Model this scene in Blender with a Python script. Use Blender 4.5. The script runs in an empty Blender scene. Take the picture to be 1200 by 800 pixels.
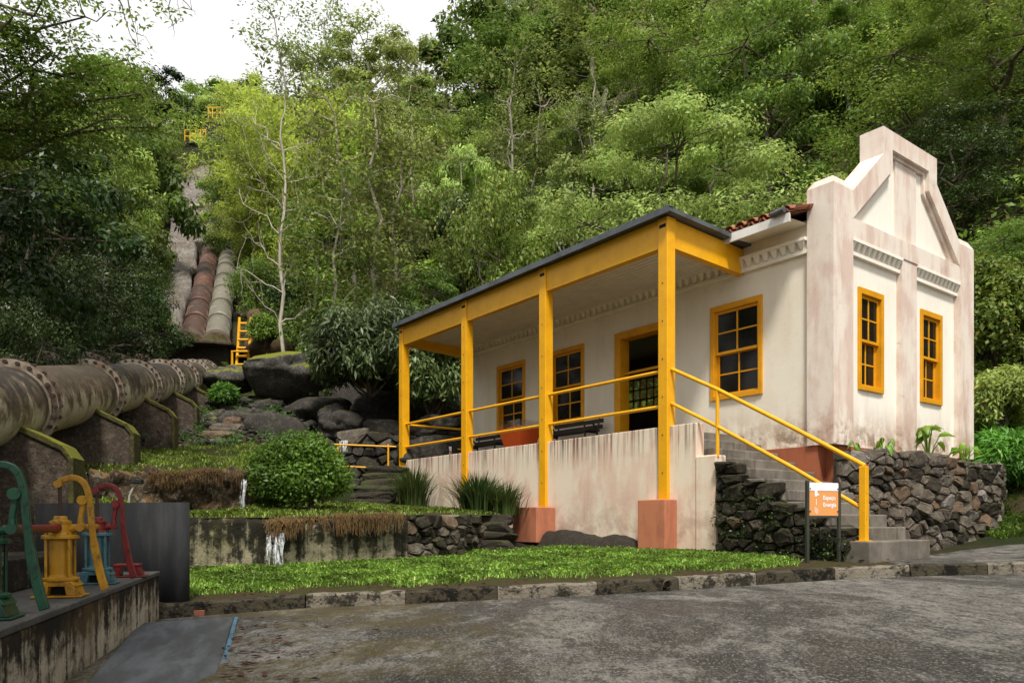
import bpy, bmesh, math, random
import numpy as np
from mathutils import Vector, Matrix, noise
R = math.radians
random.seed(7)
scene = bpy.context.scene
col = scene.collection

# ---------------------------------------------------------------- camera, sky, sun, exposure
FPX, HOR, EYE = 895.0, 611.0, 1.0            # focal length in photo pixels, horizon row, eye height
cam = bpy.data.cameras.new('camera'); camo = bpy.data.objects.new('camera', cam); col.objects.link(camo)
camo.location = (0, 0, EYE); camo.rotation_euler = (R(90), 0, 0)
cam.sensor_width = 36; cam.lens = FPX / 1200 * 36; cam.shift_y = (HOR - 400) / 1200
cam.clip_start = 0.1; cam.clip_end = 2000
scene.camera = camo
SUN_EL, SUN_AZ = 60, 176                      # azimuth clockwise from +Y (forward)
w = bpy.data.worlds.new('World'); scene.world = w; w.use_nodes = True
nt = w.node_tree; bg = nt.nodes['Background']
sky = nt.nodes.new('ShaderNodeTexSky'); sky.sky_type = 'NISHITA'; sky.sun_disc = False
sky.sun_elevation = R(SUN_EL); sky.sun_rotation = R(SUN_AZ); sky.dust_density = 4
hs = nt.nodes.new('ShaderNodeHueSaturation'); hs.inputs['Saturation'].default_value = 0.08
mxw = nt.nodes.new('ShaderNodeMix'); mxw.data_type = 'RGBA'; mxw.inputs[0].default_value = 0.85
mxw.inputs[7].default_value = (8.0, 8.0, 8.0, 1)      # even cloud cover
nt.links.new(sky.outputs[0], hs.inputs['Color']); nt.links.new(hs.outputs[0], mxw.inputs[6])
nt.links.new(mxw.outputs[2], bg.inputs['Color']); bg.inputs['Strength'].default_value = 0.1
sun = bpy.data.lights.new('sun', 'SUN'); sun.energy = 3.2; sun.angle = R(9); sun.color = (1, .95, .87)
suno = bpy.data.objects.new('sun', sun); col.objects.link(suno)
_az, _el = R(SUN_AZ), R(SUN_EL)
sdir = Vector((math.sin(_az) * math.cos(_el), math.cos(_az) * math.cos(_el), math.sin(_el)))
suno.rotation_euler = sdir.to_track_quat('Z', 'Y').to_euler()
suno.location = sdir * 60
scene.view_settings.view_transform = 'Standard'; scene.view_settings.look = 'None'
scene.view_settings.gamma = 1; scene.view_settings.exposure = 0.6
scene.render.engine = 'CYCLES'
scene.cycles.max_bounces = 6; scene.cycles.diffuse_bounces = 3; scene.cycles.transparent_max_bounces = 8

def P(u, v, d):                               # a photo pixel at a known distance -> a point
    return Vector(((u - 600) / FPX * d, d, EYE + (HOR - v) / FPX * d))
def px(x, y, z): return 600 + FPX * x / y, HOR - FPX * (z - EYE) / y
def interp(x, pts):
    return float(np.interp(x, [p[0] for p in pts], [p[1] for p in pts]))
def sstep(a, b, x):
    t = max(0, min(1, (x - a) / (b - a))); return t * t * (3 - 2 * t)

# ---------------------------------------------------------------- helpers
class MB:
    def __init__(s): s.v = []; s.f = []
    def box(s, x0, x1, y0, y1, z0, z1):
        b = len(s.v)
        s.v += [(x0,y0,z0),(x1,y0,z0),(x1,y1,z0),(x0,y1,z0),(x0,y0,z1),(x1,y0,z1),(x1,y1,z1),(x0,y1,z1)]
        s.f += [tuple(b+i for i in q) for q in ((3,2,1,0),(4,5,6,7),(0,1,5,4),(1,2,6,5),(2,3,7,6),(3,0,4,7))]
        return s
    def quad(s, *p):
        b = len(s.v); s.v += [tuple(q) for q in p]; s.f.append(tuple(range(b, b+len(p)))); return s
    def prism(s, poly, h0, h1, fn):           # polygon (a, b) extruded from h0 to h1; fn(a, b, h) -> xyz
        b = len(s.v); n = len(poly)
        s.v += [tuple(fn(p[0], p[1], h0)) for p in poly] + [tuple(fn(p[0], p[1], h1)) for p in poly]
        s.f.append(tuple(range(b, b+n))); s.f.append(tuple(reversed(range(b+n, b+2*n))))
        for i in range(n): j = (i+1) % n; s.f.append((b+j, b+i, b+n+i, b+n+j))
        return s
    def tube(s, pts, rad, n=8, cap=True):
        pts = [Vector(p) for p in pts]; b = len(s.v); m = len(pts)
        if not hasattr(rad, '__len__'): rad = [rad] * m
        ref = None
        for i, p in enumerate(pts):
            d = (pts[min(i+1, m-1)] - pts[max(i-1, 0)]).normalized()
            if ref is None: ref = Vector((0,0,1)) if abs(d.z) < .9 else Vector((1,0,0))
            x = d.cross(ref).normalized(); y = d.cross(x).normalized(); ref = -y
            for k in range(n):
                a = 2 * math.pi * k / n
                s.v.append(tuple(p + (x * math.cos(a) + y * math.sin(a)) * rad[i]))
        for i in range(m-1):
            for k in range(n):
                k2 = (k+1) % n
                s.f.append((b+i*n+k, b+i*n+k2, b+(i+1)*n+k2, b+(i+1)*n+k))
        if cap:
            s.f.append(tuple(b+k for k in reversed(range(n)))); s.f.append(tuple(b+(m-1)*n+k for k in range(n)))
        return s
    def lathe(s, prof, cx=0, cy=0, n=16):
        b = len(s.v); m = len(prof)
        for r, z in prof:
            for k in range(n):
                a = 2*math.pi*k/n; s.v.append((cx + r*math.cos(a), cy + r*math.sin(a), z))
        for i in range(m-1):
            for k in range(n):
                k2 = (k+1) % n; s.f.append((b+i*n+k, b+i*n+k2, b+(i+1)*n+k2, b+(i+1)*n+k))
        s.f.append(tuple(b+k for k in reversed(range(n)))); s.f.append(tuple(b+(m-1)*n+k for k in range(n)))
        return s
    def mesh(s, name, m=None, smooth=False, fix=True):
        me = bpy.data.meshes.new(name); me.from_pydata(s.v, [], s.f)
        if fix:
            bm = bmesh.new(); bm.from_mesh(me); bmesh.ops.recalc_face_normals(bm, faces=bm.faces); bm.to_mesh(me); bm.free()
        if m: me.materials.append(m)
        if smooth:
            me.polygons.foreach_set('use_smooth', [True] * len(me.polygons))
        return me
    def build(s, name, m, parent=None, smooth=False, bevel=0, fix=True):
        o = link(name, s.mesh(name, m, smooth, fix), parent)
        if bevel:
            md = o.modifiers.new('bevel', 'BEVEL'); md.width = bevel; md.segments = 2; md.limit_method = 'ANGLE'; md.angle_limit = R(40)
        return o
def link(name, me, parent=None):
    o = bpy.data.objects.new(name, me); col.objects.link(o)
    if parent: o.parent = parent
    return o
def tag(o, label=None, cat=None, group=None, kind=None):
    if label: o['label'] = label
    if cat: o['category'] = cat
    if group: o['group'] = group
    if kind: o['kind'] = kind
    return o
def empty(name, loc=(0,0,0), rz=0, label=None, cat=None, group=None, kind=None):
    o = link(name, None); o.location = loc; o.rotation_euler = (0, 0, rz); o.empty_display_size = .2
    return tag(o, label, cat, group, kind)
def npmesh(name, V, F, m):                    # numpy verts (N,3), quads or tris (M,k)
    me = bpy.data.meshes.new(name); k = F.shape[1]
    me.vertices.add(len(V)); me.vertices.foreach_set('co', np.ascontiguousarray(V, dtype=np.float32).ravel())
    me.loops.add(F.size); me.loops.foreach_set('vertex_index', F.ravel().astype(np.int32))
    me.polygons.add(len(F)); me.polygons.foreach_set('loop_start', np.arange(0, F.size, k, dtype=np.int32))
    me.polygons.foreach_set('loop_total', np.full(len(F), k, dtype=np.int32))
    me.update(calc_edges=True); me.materials.append(m); return me

# ---------------------------------------------------------------- materials
class NT:
    def __init__(s, name):
        s.m = bpy.data.materials.new(name); s.m.use_nodes = True; s.t = s.m.node_tree
        s.b = s.t.nodes['Principled BSDF']; s.out = s.t.nodes['Material Output']
    def n(s, typ, **kw):
        o = s.t.nodes.new('ShaderNode' + typ)
        for k, v in kw.items(): setattr(o, k, v)
        return o
    def l(s, a, b): s.t.links.new(a, b)
    def coord(s, scale=(1,1,1), which='Object', rot=(0,0,0)):
        c = s.n('TexCoord'); mp = s.n('Mapping'); mp.inputs['Scale'].default_value = scale; mp.inputs['Rotation'].default_value = rot
        s.l(c.outputs[which], mp.inputs[0]); return mp.outputs[0]
    def noise(s, co, scale, detail=5, rough=.6, dist=0):
        o = s.n('TexNoise'); o.inputs['Scale'].default_value = scale; o.inputs['Detail'].default_value = detail
        o.inputs['Roughness'].default_value = rough; o.inputs['Distortion'].default_value = dist
        s.l(co, o.inputs['Vector']); return o.outputs['Fac']
    def ramp(s, fac, a, b, va=0, vb=1):
        o = s.n('MapRange'); o.interpolation_type = 'SMOOTHSTEP'
        for k, v in zip((1,2,3,4), (a,b,va,vb)): o.inputs[k].default_value = v
        s.l(fac, o.inputs[0]); return o.outputs[0]
    def mix(s, fac, a, b):
        o = s.n('Mix', data_type='RGBA')
        for i, x in ((0, fac), (6, a), (7, b)):
            if hasattr(x, 'is_linked') : s.l(x, o.inputs[i])
            elif i == 0: o.inputs[0].default_value = x
            else: o.inputs[i].default_value = (*x, 1)
        return o.outputs[2]
    def math(s, op, a, b=0):
        o = s.n('Math', operation=op)
        for i, x in enumerate((a, b)):
            if hasattr(x, 'is_linked'): s.l(x, o.inputs[i])
            else: o.inputs[i].default_value = x
        return o.outputs[0]
    def sep(s, co):
        o = s.n('SeparateXYZ'); s.l(co, o.inputs[0]); return o.outputs
    def bump(s, h, strength=.3, dist=.02):
        o = s.n('Bump'); o.inputs['Strength'].default_value = strength; o.inputs['Distance'].default_value = dist
        s.l(h, o.inputs['Height']); s.l(o.outputs[0], s.b.inputs['Normal'])
    def done(s, c, rough=.7, spec=.3, metal=0):
        if hasattr(c, 'is_linked'): s.l(c, s.b.inputs['Base Color'])
        else: s.b.inputs['Base Color'].default_value = (*c, 1)
        if hasattr(rough, 'is_linked'): s.l(rough, s.b.inputs['Roughness'])
        else: s.b.inputs['Roughness'].default_value = rough
        s.b.inputs['Specular IOR Level'].default_value = spec; s.b.inputs['Metallic'].default_value = metal
        return s.m

def paint(name, c, c2=None, wear=.5, rough=.45, bump=.1, dirt=.12):
    k = NT(name); co = k.coord(); a = k.noise(co, 3, 6, .65); b = k.noise(co, 35, 4, .7)
    c2 = c2 or tuple(x * .72 for x in c)
    base = k.mix(k.ramp(a, .35, .75), c, c2)
    base = k.mix(k.ramp(b, .60, .70, 0, wear), base, tuple(x * .35 for x in c2)); base = k.mix(k.ramp(k.noise(co, 11, 6, .7), .54, .66, 0, wear*dirt), base, tuple(x * .3 for x in c2))
    k.bump(b, bump, .01); return k.done(base, rough, .35)
def plaster(name, c, c2, stain=(.30,.25,.18), stain_amt=.35, drip=None, pinkamt=.5, grime=False):
    k = NT(name); co = k.coord(); cs = k.coord((1.7, 1.7, .40))
    a = k.noise(co, .9, 6, .62, .4); st = k.noise(cs, 2.2, 6, .62, .25); fine = k.noise(co, 26, 5, .7)
    blot = k.noise(co, 2.7, 8, .7, .3)
    base = k.mix(k.ramp(k.math('ADD', k.math('MULTIPLY', a, .5), k.math('MULTIPLY', st, .5)), .43, .58, 0, pinkamt), c, c2)
    base = k.mix(k.ramp(st, .58, .80, 0, stain_amt), base, stain)
    base = k.mix(k.ramp(blot, .62, .76, 0, stain_amt * .9), base, tuple(x * .8 for x in stain))
    base = k.mix(k.ramp(fine, .68, .8, 0, .22), base, tuple(x * .6 for x in stain))
    if grime:
        zg = k.sep(co)[2]; gm = k.math('MULTIPLY', k.ramp(zg, 3.15, 2.3), k.ramp(k.math('ADD', k.math('MULTIPLY', blot, .6), k.math('MULTIPLY', st, .4)), .40, .56))
        base = k.mix(k.math('MULTIPLY', gm, .7), base, (.40, .24, .17))
        gm = k.math('MULTIPLY', k.ramp(zg, 2.75, 2.3), k.ramp(blot, .50, .62)); base = k.mix(k.math('MULTIPLY', gm, .75), base, (.16, .12, .06))
    if drip is not None:
        z = k.sep(co)[2]
        dn = k.noise(k.coord((7, 7, .12)), 2.6, 4, .6); dn2 = k.noise(k.coord((1.1, 1.1, .3)), 2, 4, .6)
        lo, hi = drip
        m = k.math('MULTIPLY', k.math('POWER', k.ramp(z, lo, hi), 1.6), k.ramp(dn, .44, .62)); m = k.math('MULTIPLY', m, k.ramp(dn2, .3, .6, .25, 1))
        base = k.mix(k.math('MULTIPLY', m, .93), base, (.022, .02, .014))
        g = k.math('MULTIPLY', k.ramp(z, lo, .55, 0, 1), k.ramp(blot, .42, .62, 0, .7))
        base = k.mix(g, base, (.40, .25, .19))
    k.bump(k.math('ADD', fine, k.math('MULTIPLY', blot, 1.5)), .22, .012); return k.done(base, .82, .2)
def rocky(name, c, c2, lich=(.35,.36,.28), lamt=.5, moss=(.05,.075,.012), mamt=.6, mossup=.3, scale=1.0, rough=.85, bump=.6):
    k = NT(name); oi = k.n('ObjectInfo'); ge0 = k.n('NewGeometry'); co = ge0.outputs['Position']
    va = k.n('VectorMath', operation='ADD'); k.l(co, va.inputs[0])
    cx = k.n('CombineXYZ'); k.l(k.math('MULTIPLY', oi.outputs['Random'], 37), cx.inputs[0]); k.l(cx.outputs[0], va.inputs[1]); co = va.outputs[0]
    a = k.noise(co, 1.6*scale, 7, .65, .3); b = k.noise(co, 6*scale, 8, .75); f = k.noise(co, 26*scale, 5, .75)
    base = k.mix(k.ramp(a, .35, .65), c, c2)
    base = k.mix(k.ramp(oi.outputs['Random'], 0, 1, 0, .5), base, c2)
    base = k.mix(k.ramp(b, .50, .60, 0, lamt), base, lich)
    base = k.mix(k.ramp(f, .50, .62, 0, .7), base, tuple(x*.3 for x in c))
    ge = k.n('NewGeometry'); nz = k.sep(ge.outputs['Normal'])[2]
    mm = k.math('ADD', nz, k.math('MULTIPLY', k.math('SUBTRACT', a, .5), 1.8))
    base = k.mix(k.ramp(mm, .95 - mossup, 1.15 - mossup, 0, mamt), base, moss)
    k.bump(k.math('ADD', b, k.math('MULTIPLY', f, .4)), bump, .06/scale); return k.done(base, rough, .25)
def leafmat(name, c1, c2, c3=None, spec=.25, rough=.5, trans=.3, nscale=.55, namt=.32):
    k = NT(name); ge = k.n('NewGeometry'); oi = k.n('ObjectInfo'); r = ge.outputs['Random Per Island']
    base = k.mix(r, c1, c2)
    if c3: base = k.mix(k.ramp(r, .90, .99, 0, .85), base, c3)
    hsv = k.n('HueSaturation'); k.l(base, hsv.inputs['Color'])
    k.l(k.ramp(oi.outputs['Random'], 0, 1, 0.49, .52), hsv.inputs['Hue']); 
    w2 = k.math('FRACT', k.math('MULTIPLY', oi.outputs['Random'], 7.31)); pn = k.noise(ge.outputs['Position'], nscale, 3, .6); k.l(k.math('MULTIPLY', k.ramp(w2, 0, 1, .85, 1.6), k.ramp(pn, .35, .65, 1 - namt, 1 + namt)), hsv.inputs['Value'])
    base = hsv.outputs[0]
    m = k.done(base, rough, spec)
    tr = k.n('BsdfTranslucent'); ms = k.n('MixShader'); ms.inputs[0].default_value = trans
    hs2 = k.n('HueSaturation'); hs2.inputs['Hue'].default_value = .485; hs2.inputs['Value'].default_value = 1.5; k.l(base, hs2.inputs['Color']); k.l(hs2.outputs[0], tr.inputs['Color'])
    k.l(k.b.outputs[0], ms.inputs[1]); k.l(tr.outputs[0], ms.inputs[2]); k.l(ms.outputs[0], k.out.inputs['Surface'])
    return m

M = {}
M['yellow'] = paint('yellow_paint', (.82, .405, .006), (.72, .335, .006), .8, .42)
M['yellow_frame'] = paint('yellow_frame_paint', (.72, .33, .008), (.58, .25, .008), .5, .45)
M['cream'] = plaster('cream_plaster', (.80, .745, .625), (.73, .655, .525), (.42, .34, .24), .22, None, .6, True)
M['panel'] = plaster('pale_plaster', (.85, .81, .71), (.79, .71, .61), (.42, .36, .27), .25, None, .5, True)
M['pink'] = plaster('pink_worn_plaster', (.75, .67, .58), (.61, .46, .385), (.28, .19, .14), .55, None, .85, True)
M['veranda_wall'] = plaster('streaked_plaster', (.78, .67, .53), (.70, .49, .38), (.42, .27, .19), .42, (1.75, 2.56), .85)
M['redbase'] = plaster('terracotta_paint', (.36, .115, .055), (.28, .09, .05), (.10, .05, .03), .35, None, .8)
M['footing'] = plaster('footing_paint', (.50, .19, .10), (.36, .13, .075), (.14, .07, .05), .5, None, .9)
M['white_board'] = paint('white_board', (.74, .73, .70), (.60, .58, .54), .4, .6)
M['ceiling'] = paint('ceiling_paint', (.74, .69, .59), (.64, .58, .48), .2, .6)
M['flashing'] = paint('dark_flashing', (.10, .115, .13), (.05, .055, .06), .5, .4)
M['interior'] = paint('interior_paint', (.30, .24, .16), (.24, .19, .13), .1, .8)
M['orange'] = paint('orange_paint', (.55, .085, .012), (.48, .07, .012), .2, .5)
M['iron'] = paint('dark_iron', (.03, .024, .02), (.05, .035, .025), .3, .5)
M['signpost'] = paint('sign_post', (.03, .035, .028), (.05, .05, .035), .4, .5)
M['black'] = paint('near_black', (.012, .011, .01), None, 0, .9)
M['tile'] = rocky('clay_tile', (.42, .17, .085), (.30, .12, .07), (.12, .08, .06), .55, (.05, .05, .03), .25, 0, 3, .8, .3)
k = NT('glass_dark'); co = k.coord(); a = k.noise(co, 3, 4)
M['glass'] = k.done(k.mix(k.ramp(a, .35, .7), (.008, .008, .006), (.018, .016, .012)), .08, .22)
k = NT('clear_glass'); g = k.n('BsdfGlass'); g.inputs['IOR'].default_value = 1.2; tb = k.n('BsdfTransparent'); ms = k.n('MixShader'); ms.inputs[0].default_value = .25
k.l(tb.outputs[0], ms.inputs[1]); k.l(g.outputs[0], ms.inputs[2]); k.l(ms.outputs[0], k.out.inputs['Surface']); M['clear'] = k.m
M['stone'] = rocky('rubble_stone', (.050, .042, .033), (.125, .100, .072), (.24, .23, .19), .4, (.040, .048, .010), .7, .05, 2.2, .8, .6)
M['stone_warm'] = rocky('rubble_stone_warm', (.16, .10, .058), (.10, .068, .044), (.24, .21, .16), .35, (.05, .06, .015), .4, -.1, 2.2, .8, .6)
M['stone_pale'] = rocky('rubble_stone_pale', (.24, .21, .185), (.17, .15, .13), (.34, .33, .29), .35, (.06, .07, .02), .3, -.2, 2.2, .8, .6)
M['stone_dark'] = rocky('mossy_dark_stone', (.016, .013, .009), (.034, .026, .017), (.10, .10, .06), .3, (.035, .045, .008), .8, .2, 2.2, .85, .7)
M['mortar'] = rocky('dark_mortar', (.022, .018, .014), (.035, .028, .02), (.08, .07, .05), .3, (.03, .035, .01), .5, 0, 2, .95, .8)
M['boulder'] = rocky('boulder_rock', (.035, .032, .028), (.085, .078, .066), (.20, .19, .15), .5, (.15, .155, .010), .95, .22, .9, .8, .9)
M['boulder_bare'] = rocky('grey_boulder', (.018, .016, .013), (.048, .042, .034), (.15, .14, .11), .35, (.05, .058, .010), .75, .08, 1.1, .75, .7)
M['pier'] = rocky('mossy_concrete', (.035, .027, .020), (.085, .058, .044), (.17, .165, .11), .4, (.13, .135, .010), .95, .45, 1.5, .85, .8)
M['moss_edge'] = rocky('moss_edge', (.07, .065, .012), (.045, .036, .018), (.16, .155, .04), .5, (.14, .145, .012), .9, .7, 2.5, .9, .8)
M['ledge'] = rocky('earthy_ledge', (.030, .022, .014), (.085, .052, .026), (.26, .245, .17), .6, (.16, .085, .03), .85, .35, 2.2, .9, 1.0)
M['stainwall'] = None
def stained(name, pale, dark, moss, lo, hi, sx=5):
    k = NT(name); co = k.coord(); z = k.sep(co)[2]
    st = k.noise(k.coord((sx, sx, .22)), 1.6, 6, .65, .2); b = k.noise(co, 7, 9, .78, .3); f = k.noise(co, 34, 5, .75)
    a = k.noise(co, 1.3, 7, .7)
    mm = k.math('ADD', k.math('MULTIPLY', st, .55), k.math('MULTIPLY', b, .55))
    mm = k.math('ADD', mm, k.ramp(z, lo, hi, -.02, .14))
    base = k.mix(k.ramp(mm, .50, .64), pale, dark)
    base = k.mix(k.math('MULTIPLY', k.ramp(a, .48, .66), .55), base, moss)
    base = k.mix(k.ramp(f, .62, .75, 0, .4), base, dark)
    k.bump(k.math('ADD', b, f), .8, .04); return k.done(base, .85, .2)
M['stainwall'] = stained('stained_retaining_wall', (.30, .27, .17), (.022, .02, .012), (.10, .09, .02), .3, 1.1)
M['platform'] = stained('stained_platform', (.56, .49, .37), (.022, .018, .013), (.18, .12, .05), .1, .55, 4)
M['platform_top'] = rocky('platform_top', (.05, .048, .045), (.09, .085, .08), (.15, .15, .14), .3, (.05,.05,.02), .2, 0, 3, .75, .3)
k = NT('stair_concrete'); co = k.coord(); a = k.noise(co, 2, 6, .65); f = k.noise(co, 40, 5, .7); st = k.noise(k.coord((5,5,.5)), 2, 4)
c = k.mix(k.ramp(a, .35, .65), (.20, .175, .145), (.11, .095, .075)); c = k.mix(k.ramp(st, .55, .75, 0, .6), c, (.05, .042, .03)); c = k.mix(k.ramp(f, .6, .75, 0, .4), c, (.05, .045, .035))
k.bump(f, .3, .01); M['concrete'] = k.done(c, .85, .2)
# road
k = NT('old_asphalt'); co = k.coord(); cs = k.coord((1.25, .55, 1), rot=(0,0,.35))
a = k.noise(cs, .55, 8, .68, .9); b = k.noise(cs, 2.2, 8, .72, .5); f = k.noise(k.coord((1, .55, 1)), 60, 3, .75); g = k.noise(k.coord((1.1, .45, 1)), 14, 8, .8)
sx = k.sep(co)
c = k.mix(k.ramp(a, .44, .55), (.026, .025, .024), (.125, .116, .102))
c = k.mix(k.math('MULTIPLY', k.ramp(b, .50, .57, 0, .8), k.ramp(a, .42, .54, .15, 1)), c, (.21, .195, .17))
cr_ = k.noise(k.coord((1.3, .55, 1), rot=(0,0,-.4)), 3.2, 10, .78, .8); c = k.mix(k.ramp(cr_, .53, .57, 0, .8), c, (.034, .032, .029))
c = k.mix(k.ramp(g, .52, .58, 0, .75), c, (.026, .024, .021)); c = k.mix(k.math('MULTIPLY', k.ramp(g, .47, .41, 0, .55), k.ramp(a, .42, .54, .25, 1)), c, (.23, .215, .19))
c = k.mix(k.ramp(f, .54, .62, 0, .8), c, (.25, .235, .21)); c = k.mix(k.ramp(f, .46, .38, 0, .7), c, (.018, .017, .016))
mo = k.math('MULTIPLY', k.ramp(sx[0], 1.2, -1.6), k.ramp(k.noise(co, .8, 7, .7, .6), .42, .56))
mo = k.math('MULTIPLY', mo, k.ramp(g, .36, .56, .25, 1))
c = k.mix(k.math('MULTIPLY', mo, .85), c, (.075, .056, .014)); hv = k.n('HueSaturation'); hv.inputs['Value'].default_value = 1.12; k.l(c, hv.inputs['Color']); c = hv.outputs[0]
k.bump(k.math('ADD', f, k.math('MULTIPLY', g, 2.5)), .9, .02)
M['road'] = k.done(c, k.ramp(a, .38, .60, .38, .85), .35)
k = NT('soil'); co = k.coord(); a = k.noise(co, 1.2, 7, .7, .3); f = k.noise(co, 25, 6, .75)
c = k.mix(k.ramp(a, .4, .62), (.055, .038, .022), (.11, .072, .040)); c = k.mix(k.ramp(f, .5, .7, 0, .6), c, (.03, .024, .014))
k.bump(f, .7, .03); M['soil'] = k.done(c, .95, .1)
k = NT('forest_floor'); co = k.coord(); a = k.noise(co, .5, 7, .7, .3); f = k.noise(co, 6, 6, .75)
c = k.mix(k.ramp(a, .4, .62), (.022, .03, .010), (.05, .038, .02)); c = k.mix(k.ramp(f, .5, .7, 0, .6), c, (.012, .014, .006))
k.bump(f, .9, .1); M['forest_floor'] = k.done(c, .95, .1)
k = NT('lawn_soil'); co = k.coord(); a = k.noise(co, 1.5, 6, .7); f = k.noise(co, 30, 5, .7)
c = k.mix(k.ramp(a, .36, .6), (.035, .045, .010), (.050, .034, .018)); c = k.mix(k.ramp(f, .5, .62, 0, .7), c, (.015, .012, .007)); k.bump(f, .6, .02); M['lawn'] = k.done(c, .95, .1)
def kerbmat(name, c1, c2, paintc, amt):
    k = NT(name); co = k.coord(); b = k.noise(co, 5, 7, .72, .3); f = k.noise(co, 35, 5, .7); a = k.noise(co, 1.3, 5)
    c = k.mix(k.ramp(b, .4, .62), c1, c2); c = k.mix(k.math('MULTIPLY', k.ramp(k.math('ADD', b, k.math('MULTIPLY', f, .4)), .62, .74), amt), c, paintc)
    c = k.mix(k.ramp(a, .52, .7, 0, .5), c, (.022, .023, .007)); k.bump(k.math('ADD', b, f), .8, .04); return k.done(c, .88, .2)
M['kerb_dark'] = kerbmat('kerb_dark', (.008, .007, .005), (.020, .017, .011), (.13, .11, .07), .4)
M['kerb_pale'] = kerbmat('kerb_pale', (.030, .026, .018), (.095, .080, .058), (.30, .26, .20), .6)
# pipe
def pipemat(name, pale, mid, dark, rust, amt=.5, secamt=.25):
    k = NT(name); co = k.coord(); cr = k.coord((1.0, 1.6, .6))
    st = k.noise(cr, 1.7, 7, .68, .25); b = k.noise(co, 3.0, 7, .72, .4); f = k.noise(co, 28, 5, .75); ge = k.n('NewGeometry'); nz = k.sep(ge.outputs['Normal'])[2]
    mm = k.math('ADD', k.math('MULTIPLY', st, .65), k.math('MULTIPLY', b, .45)); mm = k.math('ADD', mm, k.math('MULTIPLY', nz, .22))
    c = k.mix(k.ramp(mm, .46, .60), pale, mid); c = k.mix(k.ramp(mm, .56, .68), c, dark)
    c = k.mix(k.ramp(b, .52, .62, 0, amt), c, rust); oi = k.n('ObjectInfo'); c = k.mix(k.ramp(oi.outputs['Random'], .45, .9, 0, secamt), c, k.mix(k.ramp(b, .44, .58), rust, dark)); c = k.mix(k.ramp(f, .58, .72, 0, .5), c, dark)
    k.bump(k.math('ADD', b, f), .3, .02); return k.done(c, .65, .35)
M['pipe'] = pipemat('weathered_pipe', (.48, .44, .32), (.12, .09, .058), (.028, .022, .016), (.20, .14, .08), .5)
M['pipe_rust'] = pipemat('rusty_penstock', (.46, .37, .30), (.24, .14, .10), (.05, .028, .022), (.16, .07, .045), .6, .8)
M['pipe_grey'] = pipemat('grey_penstock', (.42, .40, .31), (.32, .30, .23), (.14, .13, .10), (.28, .24, .17), .4)
M['flange'] = pipemat('flange_metal', (.40, .35, .27), (.20, .15, .11), (.07, .05, .04), (.22, .11, .06), .6)
M['bolt'] = paint('bolt_metal', (.06, .045, .035), None, .5, .6)
M['pump_green'] = paint('pump_green', (.008, .060, .028), (.005, .03, .015), .9, .38, .1, .8)
M['pump_yellow'] = paint('pump_yellow', (.44, .22, .008), (.28, .13, .007), .9, .4, .1, .8)  # pump paints darkened to carry the shade over them, besides wear and dirt
M['pump_red'] = paint('pump_red', (.17, .013, .013), (.09, .009, .009), .9, .4, .1, .8)
M['pump_teal'] = paint('pump_teal', (.06, .15, .175), (.035, .09, .105), .9, .45, .1, .8)
M['rod'] = paint('rusty_rod', (.05, .025, .016), (.03, .015, .01), .4, .6)
k = NT('dark_steel'); co = k.coord(); a = k.noise(k.coord((1.5, 1.5, .35)), 2, 6, .65, .3); f = k.noise(co, 30, 5, .7)
c = k.mix(k.ramp(a, .4, .66), (.020, .021, .023), (.042, .042, .043)); c = k.mix(k.ramp(f, .6, .75, 0, .4), c, (.10, .085, .06)); k.bump(f, .1, .005); M['screen'] = k.done(c, .7, .15)
k = NT('blue_slab'); co = k.coord(); a = k.noise(k.coord((3, .6, 1)), 2, 7, .7, .4); f = k.noise(co, 30, 5, .72)
c = k.mix(k.ramp(a, .40, .62), (.040, .042, .045), (.072, .080, .090)); c = k.mix(k.ramp(f, .55, .7, 0, .6), c, (.03, .032, .036)); k.bump(f, .3, .008); M['slab'] = k.done(c, .6, .35)
M['slab_edge'] = paint('blue_edge', (.07, .16, .23), (.04, .065, .08), .9, .6, .1, .9)
k = NT('falling_water'); a = k.noise(k.coord((34, 34, 3)), 1.2, 6, .7, .4); a2 = k.noise(k.coord((14, 14, 1.5)), 1.3, 4, .6)
c = k.mix(k.ramp(a, .42, .60), (.20, .21, .21), (.70, .72, .73)); k.l(k.ramp(k.math('ADD', a, k.math('MULTIPLY', a2, .7)), .80, 1.0), k.b.inputs['Alpha']); M['water'] = k.done(c, .2, .5)
M['sign_orange'] = paint('sign_orange', (.72, .32, .10), (.70, .30, .09), .05, .4)
M['sign_white'] = paint('sign_white', (.80, .82, .84), (.76, .78, .80), .05, .4)
M['sign_pink'] = paint('sign_pink', (.55, .22, .18), (.5, .2, .16), .05, .4)
M['brick'] = paint('red_brick', (.26, .09, .05), (.18, .06, .035), .4, .8)
k = NT('bark'); co = k.coord((3, 3, .5)); a = k.noise(co, 2, 7, .7, .4); f = k.noise(k.coord(), 9, 6, .7)
c = k.mix(k.ramp(a, .4, .62), (.17, .14, .105), (.055, .045, .033)); c = k.mix(k.ramp(f, .55, .68, 0, .6), c, (.24, .23, .19)); k.bump(a, .5, .04); M['bark'] = k.done(c, .9, .15)
k = NT('pale_bark'); co = k.coord((3, 3, .5)); a = k.noise(co, 2, 7, .7, .4); f = k.noise(k.coord(), 7, 6, .7)
c = k.mix(k.ramp(a, .4, .65), (.46, .42, .345), (.24, .20, .15)); c = k.mix(k.ramp(f, .58, .7, 0, .6), c, (.09, .08, .05)); k.bump(a, .4, .03); M['bark_pale'] = k.done(c, .9, .15)
M['leaf_dark'] = leafmat('leaf_dark', (.018, .036, .008), (.040, .070, .013), (.09, .11, .04), .22, .4, .2)
M['leaf_mid'] = leafmat('leaf_mid', (.072, .122, .018), (.140, .205, .032), (.27, .27, .06), .25, .5, .3)
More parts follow.
